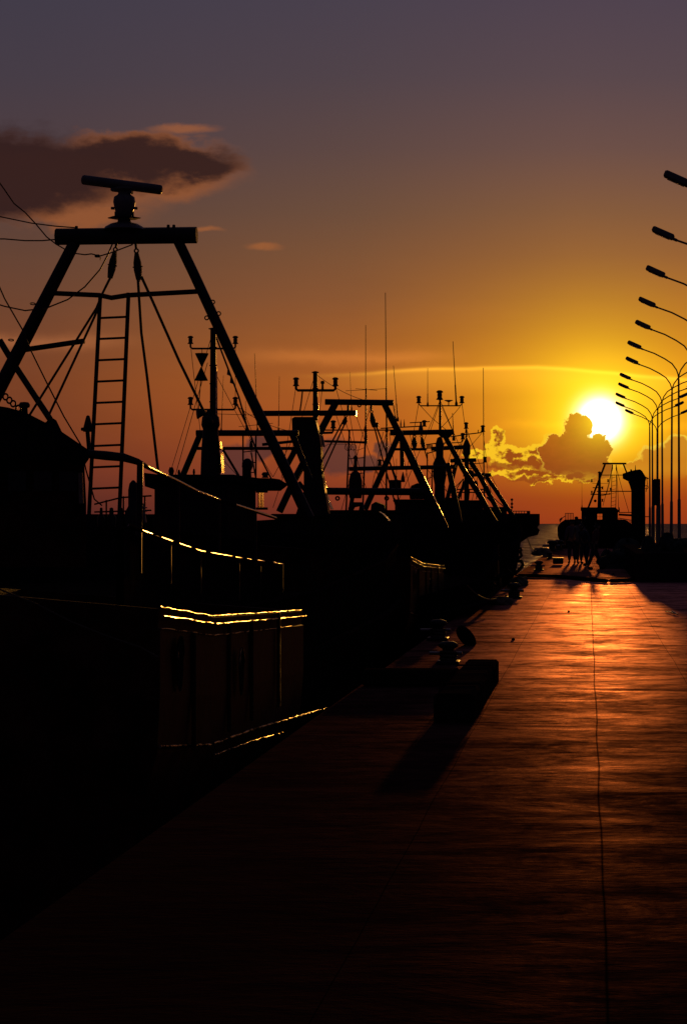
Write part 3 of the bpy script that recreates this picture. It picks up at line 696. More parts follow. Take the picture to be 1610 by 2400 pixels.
bar(b2, 'gantry_beam', Yg, [(460, 1015), (700, 1015)], 7.2, n=8)
bar(b2, 'gantry_leg', Yg, [(470, 1018), (426, 1122)], 7.5); bar(b2, 'gantry_leg', Yg, [(685, 1018), (726, 1122)], 7.5)
bar(b2, 'cross_bar', Yg, [(450, 1051), (700, 1051)], 4)
ladder(b2, Yg, (570, 1022), (570, 1122), (600, 1022), (600, 1122), [1058, 1085, 1108], 1.9, 1.4)
rope(b2, Yg, [(507, 790), (560, 930), (582, 1010)], 1.9); rope(b2, Yg, [(556, 948), (580, 1000), (600, 1052), (640, 1130)], 1.8)
rope(b2, Yg, [(487, 850), (455, 960), (410, 1120)], .7); rope(b2, Yg, [(515, 1040), (560, 1115)], 2.6)
rope(b2, Yg, [(589, 1060), (600, 1122)], 1.6)
block(b2, Yg, 588, 1030, 590, 1056, 4)
for x, y in ((534, 866), (541, 885)): MB().prism([W(x, y - 6, Yg), W(x + 7, y + 16, Yg), W(x - 2, y + 12, Yg)], (0, .02, 0)).build('pennant', M['shirt_b'], b2)
antenna(b2, Yg, 519, 1010, 524, 880, .7); antenna(b2, Yg, 604, 1010, 597, 828, .9); antenna(b2, Yg, 653, 1010, 655, 882, .7); antenna(b2, Yg, 577, 1010, 576, 940, .7)
mb = MB().tube([W(505, 970, Yg), W(600, 973, Yg)], .7 * kg, 6); mb.tube([W(560, 1000, Yg), W(640, 992, Yg)], .7 * kg, 6); mb.build('yagi_antenna', M['wire'], b2)
mb = MB().lathe(W(580, 1120, Y), [(10 * k, 0), (9 * k, 16 * k), (13 * k, 26 * k), (12 * k, 38 * k), (5 * k, 45 * k), (0, 46 * k)], 14); mb.build('searchlight', M['steel'], b2)
for x, y, w, h in ((402, 1120, 7, 26), (420, 1120, 3.5, 20), (455, 1120, 3, 22), (622, 1120, 9, 14), (545, 1120, 10, 8)):
    MB().lathe(W(x, y, 50), [(w * k, 0), (w * .7 * k, h * .3 * k), (w * 1.05 * k, h * .65 * k), (w * .6 * k, h * k), (0, h * k)], 12).build('roof_fitting', M['steel'], b2)
MB().tube(sag((-2.1, 44, .55), (-1.7, 47.5, .2), .1), .02, 6).build('mooring_rope', M['rope'], b2)

# ================================================================== trawler 3
b3 = root('fishing_trawler', 'third trawler from the camera, with a thick square mast trunk and two hanging pulley blocks', 'trawler', (-6, 70, -1.6), G)
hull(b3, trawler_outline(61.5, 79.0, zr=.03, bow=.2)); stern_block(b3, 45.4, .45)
Y = 69.0; k = Y / F
mb = MB().prism([W(x, y, Y) for x, y in ((693, 1060), (693, 1022), (685, 1015), (684, 981), (690, 977), (736, 977), (741, 990), (748, 1020), (752, 1045), (754, 1100), (758, 1130), (772, 1215), (690, 1215), (712, 1150), (712, 1080))], (0, .5, 0))
tr3 = mb.build('mast_trunk', M['steel'], b3)
m3 = mast(b3, Y - .1, 739, 874, 985, (5.2, 6.0)); yard(m3, Y - .1, 694, 786, 915, 905, 3.2, 12)
mb = MB().lathe(W(756, 915, Y), [(3 * k, 0), (2.4 * k, 14 * k), (5 * k, 17 * k), (4 * k, 22 * k), (0, 23 * k)], 10); mb.build('beacon', M['steel'], m3)
rope(b3, Y, [(709, 918), (706, 945), (703, 965)], 1.6); rope(b3, Y, [(755, 915), (749, 965)], .6)
bar(b3, 'boom', Y - .4, [(604, 969), (833, 968)], 6.8, n=10); bar(b3, 'cross_bar', Y, [(615, 1042), (692, 1034)], 3.6)
bar(b3, 'boom_end', Y - .4, [(833, 968), (835, 968)], 6.8, 'rail')
mb = MB().tube([W(748, 1015, Y), W(779, 1014, Y), W(781, 1008, Y), W(781, 1004, Y)], 2.8 * k, 8); ym = mb.build('side_yard', M['steel'], b3); lantern(ym, W(781, 1004, Y), 11 * k)
bar(b3, 'brace', Y, [(672, 1092), (700, 1040)], 7); bar(b3, 'brace', Y, [(690, 1125), (715, 1075)], 6); bar(b3, 'brace', Y, [(700, 1130), (716, 1150), (742, 1205)], 5)
rope(b3, Y - .4, [(808, 980), (752, 1084)], 1.7); rope(b3, Y - .4, [(812, 984), (754, 1112)], 1.7); block(b3, Y - .4, 812, 972, 806, 996, 5)
flank(b3, 'funnel_glint_plate', Y + .6, .3, [(761, 1128), (765, 1143)]); flank(b3, 'funnel_glint_plate', Y + .6, .6, [(764, 1160), (770, 1177), (777, 1194)])  # plates added at the trunk's edge to catch the sun
flank(b3, 'funnel_glint_plate', Y + .55, .4, [(753, 1022), (756, 1034), (757, 1044)]); flank(b3, 'boom_glint_plate', Y - .3, .45, [(833, 963), (833, 975)])  # further added glint plates, trunk edge and boom end
bar(b3, 'conduit', Y - .1, [(745, 945), (745, 976)], 1.5, 'bright'); bar(b3, 'pipe_elbow', Y + .6, [(754, 1018), (757, 1030), (760, 1048)], 2.4, 'bright')
house(b3, W(655, 0, 67).x, W(790, 0, 67).x, 66, 68.6, .4, 1.75, over=.1)
Y = 75.0; k = Y / F
bar(b3, 'gantry_beam', Y, [(762, 942), (922, 944)], 7, n=8)
bar(b3, 'gantry_leg', Y, [(786, 946), (757, 1000), (690, 1125), (655, 1200)], 8.5); bar(b3, 'gantry_leg', Y, [(901, 948), (945, 1035), (985, 1120), (1042, 1240)], [7.5, 8.5, 9.5, 11])
flank(b3, 'edge_glint_plate', Y - .05, .32, [(993, 1116), (1016, 1163), (1038, 1208)])  # plate added for the highlight along the gantry leg
flank(b3, 'deck_glint_plate', 66.0, .5, [(888, 1199), (896, 1204), (904, 1211), (912, 1221)])  # curved plate added for a glint above the deck
bar(b3, 'cross_bar', Y, [(752, 1151), (1000, 1153)], 8.5, n=8)
block(b3, Y, 870, 962, 876, 1002, 6); MB().ring(W(842, 950, Y), 3.5 * k, 1.5 * k).build('ring_bolt', M['steel'], b3); bar(b3, 'shackle', Y, [(870, 948), (870, 962)], 2.5); bar(b3, 'shackle', Y, [(816, 950), (816, 966)], 3)
rope(b3, Y, [(877, 1000), (895, 1070), (912, 1130), (930, 1195)], 1.7); rope(b3, Y, [(882, 1000), (905, 1060), (925, 1120), (935, 1180)], 1.7)
mb = MB().box(W(883, 996, Y), (7 * k, 6 * k, 12 * k), None, .01); mb.build('rope_stopper', M['steel'], b3)
MB().ring(W(791, 1168, Y), 4 * k, 2 * k).ring(W(906, 1168, Y), 4 * k, 2 * k).build('lifting_eye', M['steel'], b3)
bar(b3, 'wire', Y + .5, [(755, 1008), (925, 1008)], 1.7); bar(b3, 'cross_bar', Y + .5, [(757, 1034), (857, 1037)], 3.0)
ladder(b3, Y + .8, (819, 1008), (811, 1200), (857, 995), (850, 1200), [1074, 1110, 1140], 2.1, 1.2)
mb = MB().ring(W(816, 1048, Y), 8 * k, .7 * k).ring(W(828, 1048, Y), 7 * k, .7 * k); mb.tube([W(758, 1048, Y), W(770, 1041, Y), (W(815, 1041, Y))], .6 * k, 5); mb.tube([W(820, 1054, Y), W(840, 1055, Y), W(857, 1048, Y)], .6 * k, 5); mb.build('cable_coil', M['wire'], b3)
mb = MB().lathe(W(833, 1168, Y + .3), [(14 * k, 0), (16 * k, 10 * k), (16 * k, 40 * k), (12 * k, 58 * k), (5 * k, 64 * k), (3.5 * k, 92 * k), (6 * k, 96 * k), (0, 103 * k)], 16); mb.tube([W(826, 1165, Y + .3), W(820, 1200, Y + .3)], 5 * k, 8); mb.build('radar_dome', M['steel'], b3)
mb = MB().tube([W(821, 1195, Y), W(829, 1183, Y), W(847, 1182, Y), W(847, 1200, Y)], 7 * k, 8); mb.build('winch_drum', M['steel'], b3)
antenna(b3, Y + .3, 857, 1010, 857, 762, 1.1); antenna(b3, Y + .3, 906, 1010, 903, 686, 1.2); antenna(b3, Y + .3, 824, 960, 820, 872, .6); antenna(b3, Y + .3, 932, 985, 922, 857, .9)
bar(b3, 'antenna_pole', Y + .3, [(858, 910), (857, 995), (858, 1040)], [1.4, 2, 3.4]); bar(b3, 'antenna_pole', Y + .3, [(906, 1005), (905, 1200)], [2, 2.4])
mb = MB().tube([W(810, 916, Y), W(904, 911, Y)], .6 * k, 5); mb.tube([W(833, 911, Y), W(884, 915, Y)], .6 * k, 5); mb.build('yagi_antenna', M['wire'], b3)
house(b3, W(780, 0, 73).x, W(935, 0, 73).x, 71.5, 74, .3, W(0, 1196, 73).z - .1, over=.05)
MB().tube(sag((-2.4, 64, .95), (-1.6, 67, .2), .2), .02, 6).build('mooring_rope', M['rope'], b3)

# ================================================================== trawler 4
b4 = root('fishing_trawler', 'fourth trawler from the camera, thin mast with a dish and two lamps', 'trawler', (-6, 90, -1.6), G)
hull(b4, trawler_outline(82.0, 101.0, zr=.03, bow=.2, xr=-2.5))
Y = 96.0; k = Y / F
bar(b4, 'gantry_beam', Y, [(914, 1015), (1063, 1012)], 6, n=8)
bar(b4, 'gantry_leg', Y, [(936, 1016), (912, 1070), (855, 1195)], 7); bar(b4, 'gantry_leg', Y, [(1040, 1018), (1085, 1100), (1126, 1165), (1160, 1225)], [6, 6.5, 7, 7])
flank(b4, 'edge_glint_plate', Y - .05, .34, [(1091, 1098), (1110, 1131), (1126, 1158)])  # added plate carrying the highlight of this leg
mb = MB().prism([W(1024, 1016, Y), W(1062, 1016, Y), W(1052, 1026, Y), W(1034, 1026, Y)], (0, .15, 0)); mb.build('gusset', M['steel'], b4)
bar(b4, 'cross_bar', Y, [(818, 1099), (1068, 1094)], 5, n=8); bar(b4, 'cross_bar', Y, [(925, 1053), (1000, 1053)], 3.2); bar(b4, 'post', Y, [(941, 1018), (942, 1099)], 5)
block(b4, Y, 971, 1020, 971, 1052, 6); block(b4, Y, 987, 1020, 993, 1052, 5); rope(b4, Y, [(993, 1048), (1002, 1080)], 1.3); rope(b4, Y, [(912, 1080), (926, 1115), (940, 1150)], 1.6)
m4 = mast(b4, Y - .1, 1031, 938, 1014, (2.4, 3.2)); yard(m4, Y - .1, 981, 1082, 951, 945, 1.5, 10)
lantern(m4, W(1030, 937, Y), 13 * k); MB().lathe(W(1051, 951, Y), [(1.2 * k, 0), (1.2 * k, 8 * k), (5 * k, 10 * k), (11 * k, 12.5 * k), (9 * k, 13.5 * k), (0, 14 * k)], 16).build('dish', M['radar'], m4)
mb = MB()
for pts in ([(985, 951), (1012, 980), (1046, 1008)], [(1078, 953), (1055, 980), (1030, 1006)], [(1028, 951), (1008, 1010)], [(1034, 951), (1062, 1014)]): mb.tube([W(x, y, Y) for x, y in pts], .7 * k, 5)
mb.build('mast_stays', M['wire'], m4)
mb = MB().tube([W(892, 1004, Y), W(985, 999, Y)], 1.6 * k, 6); mb.tube([W(960, 991, Y), W(1008, 988, Y)], 1.3 * k, 6); ya = mb.build('yard', M['steel'], b4); lantern(ya, W(994, 1000, Y), 9 * k, True)
mb = MB().lathe(W(986, 1010, Y), [(6 * k, 0), (4.5 * k, 10 * k), (2.5 * k, 14 * k), (2.5 * k, 20 * k), (0, 21 * k)], 12); mb.build('radar_pedestal', M['radar'], b4)
MB().lathe(W(939, 1000, Y), [(1.5 * k, 0), (1.8 * k, 6 * k), (.5 * k, 16 * k), (0, 18 * k)], 8).build('horn', M['rail'], b4); MB().lathe(W(947, 1000, Y), [(1.5 * k, 0), (1.5 * k, 6 * k), (.3 * k, 18 * k)], 8).build('horn', M['steel'], b4)
antenna(b4, Y, 1002, 950, 1002, 863, .8); antenna(b4, Y, 1069, 948, 1061, 800, 1.1); antenna(b4, Y, 1063, 1030, 1060, 968, 1.2); antenna(b4, Y, 926, 985, 924, 950, 1.2)
mb = MB().lathe(W(1030, 1215, Y + 1), [(14 * k, 0), (12 * k, 80 * k), (16 * k, 100 * k), (16 * k, 130 * k), (9 * k, 145 * k), (9 * k, 160 * k), (10 * k, 175 * k), (6 * k, 190 * k), (0, 194 * k)], 16); mb.build('mast_trunk', M['steel'], b4)
bar(b4, 'derrick_post', Y - 2, [(1048, 1085), (1062, 1150), (1080, 1245)], [6, 7, 8]); flank(b4, 'edge_glint_plate', Y - 2.05, .34, [(1057, 1103), (1065, 1140), (1073, 1180), (1079, 1216)])  # plate added beside the post for its highlight
ladder(b4, Y, (1001, 1060), (1001, 1180), (1012, 1100), (1012, 1180), [1120, 1145, 1165], 1.5, 1)
mb = MB().tube([W(1000, 1063, Y), W(1025, 1056, Y)], 1.5 * k, 6)
for i in range(5): mb.tube([W(1000 + i * 3, 1042, Y), W(1001 + i * 3, 1052, Y)], 1.2 * k, 5)
mb.tube([W(998, 1042, Y), W(1030, 1038, Y)], 1.4 * k, 6); mb.build('floodlight_rack', M['steel'], b4)
antenna(b4, Y, 929, 1135, 929, 1075, .9); rope(b4, Y, [(905, 1015), (880, 1110)], .6); rope(b4, Y, [(912, 1015), (925, 1100)], .6); rope(b4, Y, [(898, 1012), (872, 1140)], .6)
mb = MB().lathe(W(890, 1090, Y), [(3 * k, 0), (3 * k, 8 * k)], 8); l4 = mb.build('lamp_bracket', M['steel'], b4); lantern(l4, W(890, 1092, Y), 9 * k)
house(b4, W(935, 0, 92).x, W(1040, 0, 92).x, 90, 93, .3, W(0, 1178, 92).z, over=.06)
MB().box(W(926, 1140, 92), (26 * 92 / F, .6, 30 * 92 / F), None, .03).build('life_raft', M['house'], b4)
MB().lathe(W(944, 1130, 92), [(5 * k, 0), (4 * k, 10 * k), (1 * k, 22 * k), (0, 24 * k)], 10).build('cone_vent', M['steel'], b4)
MB().lathe(W(978, 1170, 91), [(17 * k, 0), (19 * k, 15 * k), (14 * k, 30 * k), (0, 36 * k)], 14).build('tank', M['house'], b4)
MB().prism([W(x, y, 91) for x, y in ((868, 1200), (870, 1182), (880, 1176), (900, 1184), (904, 1200))], (0, 1, 0)).build('covered_winch', M['net'], b4)

# ================================================================== trawler 5
b5 = root('fishing_trawler', 'fifth trawler from the camera, the tallest whip antenna with a lamp rising from its stern', 'trawler', (-6, 112, -1.6), G)
hull(b5, trawler_outline(104.0, 124.0, xl=-10.6, zr=.02, bow=.1, xr=-3.1))
Y = 120.0; k = Y / F
bar(b5, 'gantry_beam', Y, [(1010, 1052), (1085, 1048)], 5, n=8); bar(b5, 'gantry_beam', Y, [(1055, 1080), (1116, 1078)], 4.5, n=8)
bar(b5, 'gantry_leg', Y, [(1102, 1082), (1122, 1112), (1170, 1205)], 6); bar(b5, 'gantry_leg', Y, [(1070, 1082), (1040, 1200)], 5)
m5 = mast(b5, Y - .1, 1093, 1005, 1060, (1.8, 2.6)); lantern(m5, W(1092, 1005, Y), 9 * k)
mb = MB().tube([W(1056, 1024, Y), W(1093, 1018, Y), W(1127, 1014, Y), W(1131, 1011, Y)], 1.5 * k, 6); mb.tube([W(1012, 1040, Y), W(1080, 1037, Y), W(1084, 1031, Y)], 1.3 * k, 6); yy = mb.build('yard', M['steel'], m5)
lantern(m5, W(1131, 1012, Y), 9 * k); lantern(m5, W(1084, 1030, Y), 9 * k); MB().tube([W(1120, 1016, Y), W(1120, 1008, Y), W(1122, 1008, Y)], 1 * k, 5).build('siren', M['steel'], m5)
mb = MB()
for pts in ([(1128, 1016), (1102, 1046)], [(1097, 1020), (1120, 1070)], [(1092, 1020), (1070, 1060)]): mb.tube([W(x, y, Y) for x, y in pts], .6 * k, 5)
mb.build('mast_stays', M['wire'], m5)
mb = MB().lathe(W(1093, 1190, Y), [(6 * k, 0), (5 * k, 120 * k), (9 * k, 126 * k), (9 * k, 146 * k), (5 * k, 156 * k), (0, 166 * k)], 14); mb.tube([W(1086, 1058, Y), W(1100, 1058, Y)], 1.5 * k, 6); mb.tube([W(1088, 1100, Y), W(1112, 1097, Y)], 1 * k, 5); mb.build('mast_trunk', M['steel'], b5)
MB().lathe(W(1101, 1112, Y - .4), [(0, -12 * k), (9 * k, -8 * k), (11 * k, 0), (8 * k, 8 * k), (0, 11 * k)], 12).build('searchlight', M['steel'], b5)
MB().lathe(W(1114, 1134, Y - .4), [(0, -9 * k), (5 * k, -6 * k), (6 * k, 0), (4 * k, 6 * k), (0, 8 * k)], 12).build('searchlight', M['steel'], b5)
antenna(b5, Y, 1134, 1165, 1132, 862, 1.1); l5 = MB().tube([W(1110, 1087, Y), W(1134, 1085, Y)], 1 * k, 5).build('lamp_bracket', M['steel'], b5); lantern(l5, W(1136, 1084, Y), 8 * k)
mb = MB()
for y in (1147, 1154): mb.tube([W(1062, y, Y), W(1138, y, Y)], 1.7 * k, 6)
for x in (1070, 1082, 1100, 1118, 1128): mb.tube([W(x, 1147, Y), W(x - 2, 1170, Y)], 1.2 * k, 5)
mb.tube([W(1068, 1148, Y), W(1085, 1122, Y)], 1.2 * k, 5).tube([W(1080, 1148, Y), W(1086, 1122, Y)], 1 * k, 5).tube([W(1060, 1148, Y), W(1084, 1124, Y)], 1 * k, 5); mb.build('railing', M['steel'], b5)
w5 = house(b5, W(1070, 0, 118).x, W(1128, 0, 118).x, 116.5, 119, .3, W(0, 1178, 118).z, wins=(W(0, 1219, 118).z, W(0, 1207, 118).z, 3), over=.05, open_win=True)
MB().box(W(1131, 1175, 117), (13 * .0195, .5, 14 * .0195), None, .03).build('life_raft', M['house'], b5)
house(b5, W(1000, 0, 118).x, W(1066, 0, 118).x, 116.5, 119, .3, W(0, 1172, 118).z, over=.05)

# ================================================================== trawler 6
b6 = root('fishing_trawler', 'sixth trawler from the camera, low gantry beam and slanted leg just clear', 'trawler', (-6, 138, -1.6), G)
hull(b6, trawler_outline(127.0, 146.0, xl=-11.6, zr=.01, bow=.1, xr=-4.1))
Y = 140.0; k = Y / F
bar(b6, 'gantry_beam', Y, [(1085, 1113), (1150, 1113)], 4.2, n=8); bar(b6, 'gantry_leg', Y, [(1139, 1116), (1165, 1155), (1204, 1214)], 5.2); bar(b6, 'gantry_leg', Y, [(1095, 1116), (1060, 1200)], 4)
bar(b6, 'brace', Y, [(1140, 1165), (1175, 1200)], 2); bar(b6, 'brace', Y, [(1150, 1162), (1190, 1196)], 1.2)
mb = MB().tube([W(1198, 1215, Y), W(1199, 1170, Y)], [1.8 * k, 1.2 * k], 6)
for y in (1172, 1182, 1190): mb.lathe(W(1199, y, Y), [(0, -2 * k), (3 * k, -1 * k), (3 * k, 3 * k), (0, 4 * k)], 8)
mb.build('light_pole', M['steel'], b6)
house(b6, W(1135, 0, 136).x, W(1186, 0, 136).x, 134, 137, .3, W(0, 1193, 136).z, over=.05)

# stays, halyards and cable runs that fill the rigging
def stays(rt, Y, lines, r=.7):
    for (x0, y0, x1, y1, sg) in lines:
        a, b = W(x0, y0, Y), W(x1, y1, Y + random.uniform(-.6, .6)); MB().tube(sag(a, b, sg, 8), r / F * Y, 5).build('stay', M['wire'], rt)
random.seed(11)
stays(b2, 54, [(500, 775, 590, 1010, .02), (447, 806, 470, 1010, .03), (552, 949, 690, 1012, .1), (500, 775, 402, 1100, .02), (508, 880, 640, 1118, .05), (478, 1020, 560, 1118, .03), (690, 1020, 640, 1118, .02), (552, 806, 552, 949, .02)])
stays(b3, 74, [(739, 876, 640, 1190, .05), (739, 876, 870, 942, .12), (694, 905, 660, 1120, .04), (786, 905, 860, 1150, .06), (920, 946, 970, 1190, .04), (780, 948, 830, 1098, .03), (833, 970, 900, 1150, .05), (870, 944, 800, 1195, .03), (815, 944, 840, 1090, .02)])
stays(b4, 95, [(1031, 938, 935, 1170, .06), (1031, 938, 1130, 1165, .05), (1082, 945, 1110, 1150, .03), (981, 945, 950, 1120, .03), (960, 1018, 1000, 1165, .03), (1050, 1018, 990, 1160, .03), (920, 1018, 985, 1095, .03), (1000, 1099, 1060, 1165, .03), (880, 1100, 930, 1175, .03)])
stays(b5, 119, [(1093, 1005, 1030, 1150, .04), (1093, 1005, 1165, 1195, .05), (1131, 1011, 1150, 1160, .03), (1060, 1052, 1020, 1165, .03), (1115, 1080, 1090, 1160, .02), (1084, 1030, 1060, 1140, .02), (1010, 1053, 1050, 1160, .03)], .6)
stays(b6, 139, [(1150, 1113, 1196, 1205, .03), (1120, 1113, 1100, 1195, .02), (1140, 1114, 1165, 1200, .02)], .6)

# ================================================================== coaster bow beyond the row
b7 = root('workboat', 'last boat of the left row, its railed high bow jutting over the open sea', 'boat', (-7, 158, -1.6))
Y = 158.0; k = Y / F
def stack(rt, secs, name='hull', m='hull'):
    """loft between closed sections of equal length"""
    n = len(secs[0]); mb = MB(); vs = [p for s_ in secs for p in s_]
    fs = [(i * n + j, i * n + (j + 1) % n, (i + 1) * n + (j + 1) % n, (i + 1) * n + j) for i in range(len(secs) - 1) for j in range(n)]
    fs += [tuple(range(n)), tuple(reversed(range((len(secs) - 1) * n, len(secs) * n)))]
    return mb.add(vs, fs).build(name, M[m], rt)
secs = []
for z, xb, hw in ((W(0, 1204, Y).z, W(1262, 0, Y).x, 2.6), (W(0, 1228, Y).z, W(1262, 0, Y).x, 2.5), (W(0, 1236, Y).z, W(1256, 0, Y).x, 2.3), (W(0, 1243, Y).z, W(1262, 0, Y).x, 2.2), (W(0, 1254, Y).z, W(1257, 0, Y).x, 2.0), (W(0, 1259, Y).z, W(1236, 0, Y).x, 1.8), (W(0, 1275, Y).z, W(1212, 0, Y).x, 1.5), (-1.9, W(1200, 0, Y).x, 1.2)):
    secs.append([Vector((x, Y + 2.5 + s_ * hw, z)) for x, s_ in ((xb, -.25), (xb, .25), (xb - 1.0, .8), (xb - 3, 1), (-14, 1), (-14, -1), (xb - 3, -1), (xb - 1.0, -.8))])
stack(b7, secs)
railing(b7, [W(1196, 1209, Y), W(1241, 1209, Y)], 11 * k, 7, 1.0 * k, 2)
MB().box(W(1237, 1203, Y), (6 * k, .3, 10 * k), None, .02).build('capstan', M['steel'], b7)
mb = MB()
for i in range(8): mb.tube([W(1200 + i * 8, 1212, Y - .2), W(1200 + i * 8, 1226, Y - .2)], 1.2 * k, 6)
mb.build('fender_rack', M['timber'], b7)
MB().tube(sag(W(1236, 1262, Y), W(1260, 1290, 122), .25), .035, 6).build('mooring_rope', M['rope'], b7)

# ================================================================== trawler at the end of the pier, seen bow on
b8 = root('fishing_trawler', 'trawler under the sun at the end of the pier, seen bow on', 'trawler', (.4, 190, -1.6))
def z_(y, Y): return W(0, y, Y).z
secs = []
for z, sc_, dyb in ((z_(1222, 172), .80, 0), (z_(1230, 172), .93, .2), (z_(1240, 172), 1.0, .6), (.75, 1.0, 1.2), (.3, .93, 1.8), (-.6, .9, 3.0), (-1.9, .7, 5.0)):
    c = .42; hw = 2.52 * sc_
    o = [(c + s_ * hw * w_, 170 + dyb + q) for s_, w_, q in ((-1, .0, -.2), (-1, .5, .1), (-1, .84, 1.2), (-1, 1, 4.0), (-1, 1.0, 30), (-1, .8, 38), (1, .8, 38), (1, 1.0, 30), (1, 1.04, 4.0), (1, .84, 1.2), (1, .5, .1))]
    secs.append([Vector((x, y, z + (.12 if y < 175 and z > .8 else 0))) for x, y in o])
stack(b8, secs)
Y = 172.0; k = Y / F
railing(b8, [W(1311, 1222, Y), W(1316, 1218, Y)], 5 * k, 2, 1.0 * k)
railing(b8, [W(1324, 1220, Y), W(1343, 1220, Y)], 17 * k, 5, .8 * k, 1)
mb = MB().tube([W(1311, 1224, Y), W(1318, 1213, Y), W(1325, 1209, Y)], 1 * k, 6); mb.build('railing', M['galv'], b8)
for x in (1366, 1350): MB().lathe(W(x, 1224, Y), [(5 * k, 0), (4 * k, 6 * k), (4.5 * k, 12 * k), (0, 14 * k)], 10).build('bollard', M['steel'], b8)
Yh = 190.0; kh = Yh / F
xa, xb = W(1363, 0, Yh).x, W(1446, 0, Yh).x; zt, zw0, zw1, zb_ = z_(1196, Yh), z_(1218, Yh), z_(1204, Yh), .3
mb = MB()
for YY in (Yh, Yh + 3):
    mb.box(((xa + xb) / 2, YY, (zt + zw1) / 2), (xb - xa, .08, zt - zw1)); mb.box(((xa + xb) / 2, YY, (zb_ + zw0) / 2), (xb - xa, .08, zw0 - zb_))
    x0w, x1w = W(1399, 0, Yh).x, W(1411, 0, Yh).x
    mb.box(((xa + x0w) / 2, YY, (zw0 + zw1) / 2), (x0w - xa, .08, zw1 - zw0)); mb.box(((xb + x1w) / 2, YY, (zw0 + zw1) / 2), (xb - x1w, .08, zw1 - zw0))
w8 = mb.build('wheelhouse', M['house'], b8)
for x in (xa, xb): MB().box((x, Yh + 1.5, (zb_ + zt) / 2), (.08, 2.9, zt - zb_)).build('side_wall', M['house'], w8)
MB().prism([W(1360, 1189, Yh - .3), W(1441, 1189, Yh - .3), W(1450, 1197, Yh - .3), W(1448, 1201, Yh - .3), W(1362, 1199, Yh - .3), W(1360, 1196, Yh - .3)], (0, 3.6, 0)).build('roof', M['roof'], w8)
MB().tube([W(1405, 1204, Yh), W(1405, 1218, Yh)], .35 * kh, 5).tube([W(1399, 1211, Yh), W(1411, 1211, Yh)], .35 * kh, 5).build('window_frame', M['steel'], w8)
MB().box(W(1396, 1200, Yh), (3 * kh, .3, 3 * kh), None, .01).build('roof_fitting', M['steel'], w8)
railing(b8, [W(1449, 1226, Yh), W(1484, 1232, Yh)], 12 * kh, 10, .8 * kh, 1); bar(b8, 'side_boom', Yh, [(1449, 1206), (1484, 1208)], 2.6); bar(b8, 'awning_rail', Yh, [(1449, 1201), (1484, 1201)], 1)
Y = 205.0; k = Y / F
bar(b8, 'gantry_beam', Y, [(1411, 1086.5), (1467, 1086.5)], 2.1, n=8)
bar(b8, 'gantry_leg', Y, [(1417, 1088), (1405, 1120), (1377, 1192)], 2.4); bar(b8, 'gantry_leg', Y, [(1460, 1088), (1467, 1106), (1500, 1192)], 1.9)
bar(b8, 'cross_bar', Y, [(1407, 1113.5), (1470, 1113.5)], 1.0); bar(b8, 'cross_bar', Y, [(1397, 1151.5), (1486, 1151.5)], 1.2)
ladder(b8, Y, (1433, 1113), (1431, 1192), (1444, 1113), (1442, 1192), [1119, 1128, 1138, 1147, 1156, 1166, 1175, 1184], .8, .5)
for pts in ([(1434, 1089), (1432, 1104), (1425, 1135), (1412, 1186)], [(1435, 1089), (1433, 1103), (1428, 1130), (1420, 1160)], [(1443, 1089), (1444, 1102), (1447, 1150), (1449, 1200)], [(1443, 1089), (1445, 1102), (1458, 1150), (1473, 1201)]): rope(b8, Y, pts, .55)
block(b8, Y, 1435, 1090, 1433, 1104, 1.6); block(b8, Y, 1443, 1090, 1444, 1104, 1.6)
m8 = mast(b8, Y - 3, 1404, 1109, 1192, (2.6, 5.0))
Y = 202; k = Y / F
mb = MB().tube([W(1388, 1143, Y), W(1412, 1143, Y)], 1.2 * k, 6); mb.tube([W(1383, 1159, Y), W(1430, 1158, Y)], 1.3 * k, 6); mb.tube([W(1387, 1133, Y), W(1425, 1133, Y)], .5 * k, 6); mb.tube([W(1408, 1162, Y), W(1418, 1160, Y), W(1430, 1156, Y)], .9 * k, 6); mb.build('yard', M['steel'], m8)
for x, y in ((1386, 1130), (1424, 1130), (1386, 1157), (1411, 1147), (1430, 1150), (1411, 1176)): lantern(m8, W(x, y, Y), 4 * k)
MB().lathe(W(1394, 1174, Y), [(0, -3.5 * k), (2.5 * k, -2.5 * k), (3.6 * k, 0), (2.5 * k, 2.5 * k), (0, 3.5 * k)], 12).build('day_shape', M['rubber'], m8)
antenna(b8, Y, 1450, 1197, 1449, 1190, .5); antenna(b8, Y, 1363, 1190, 1363, 1130, .4)

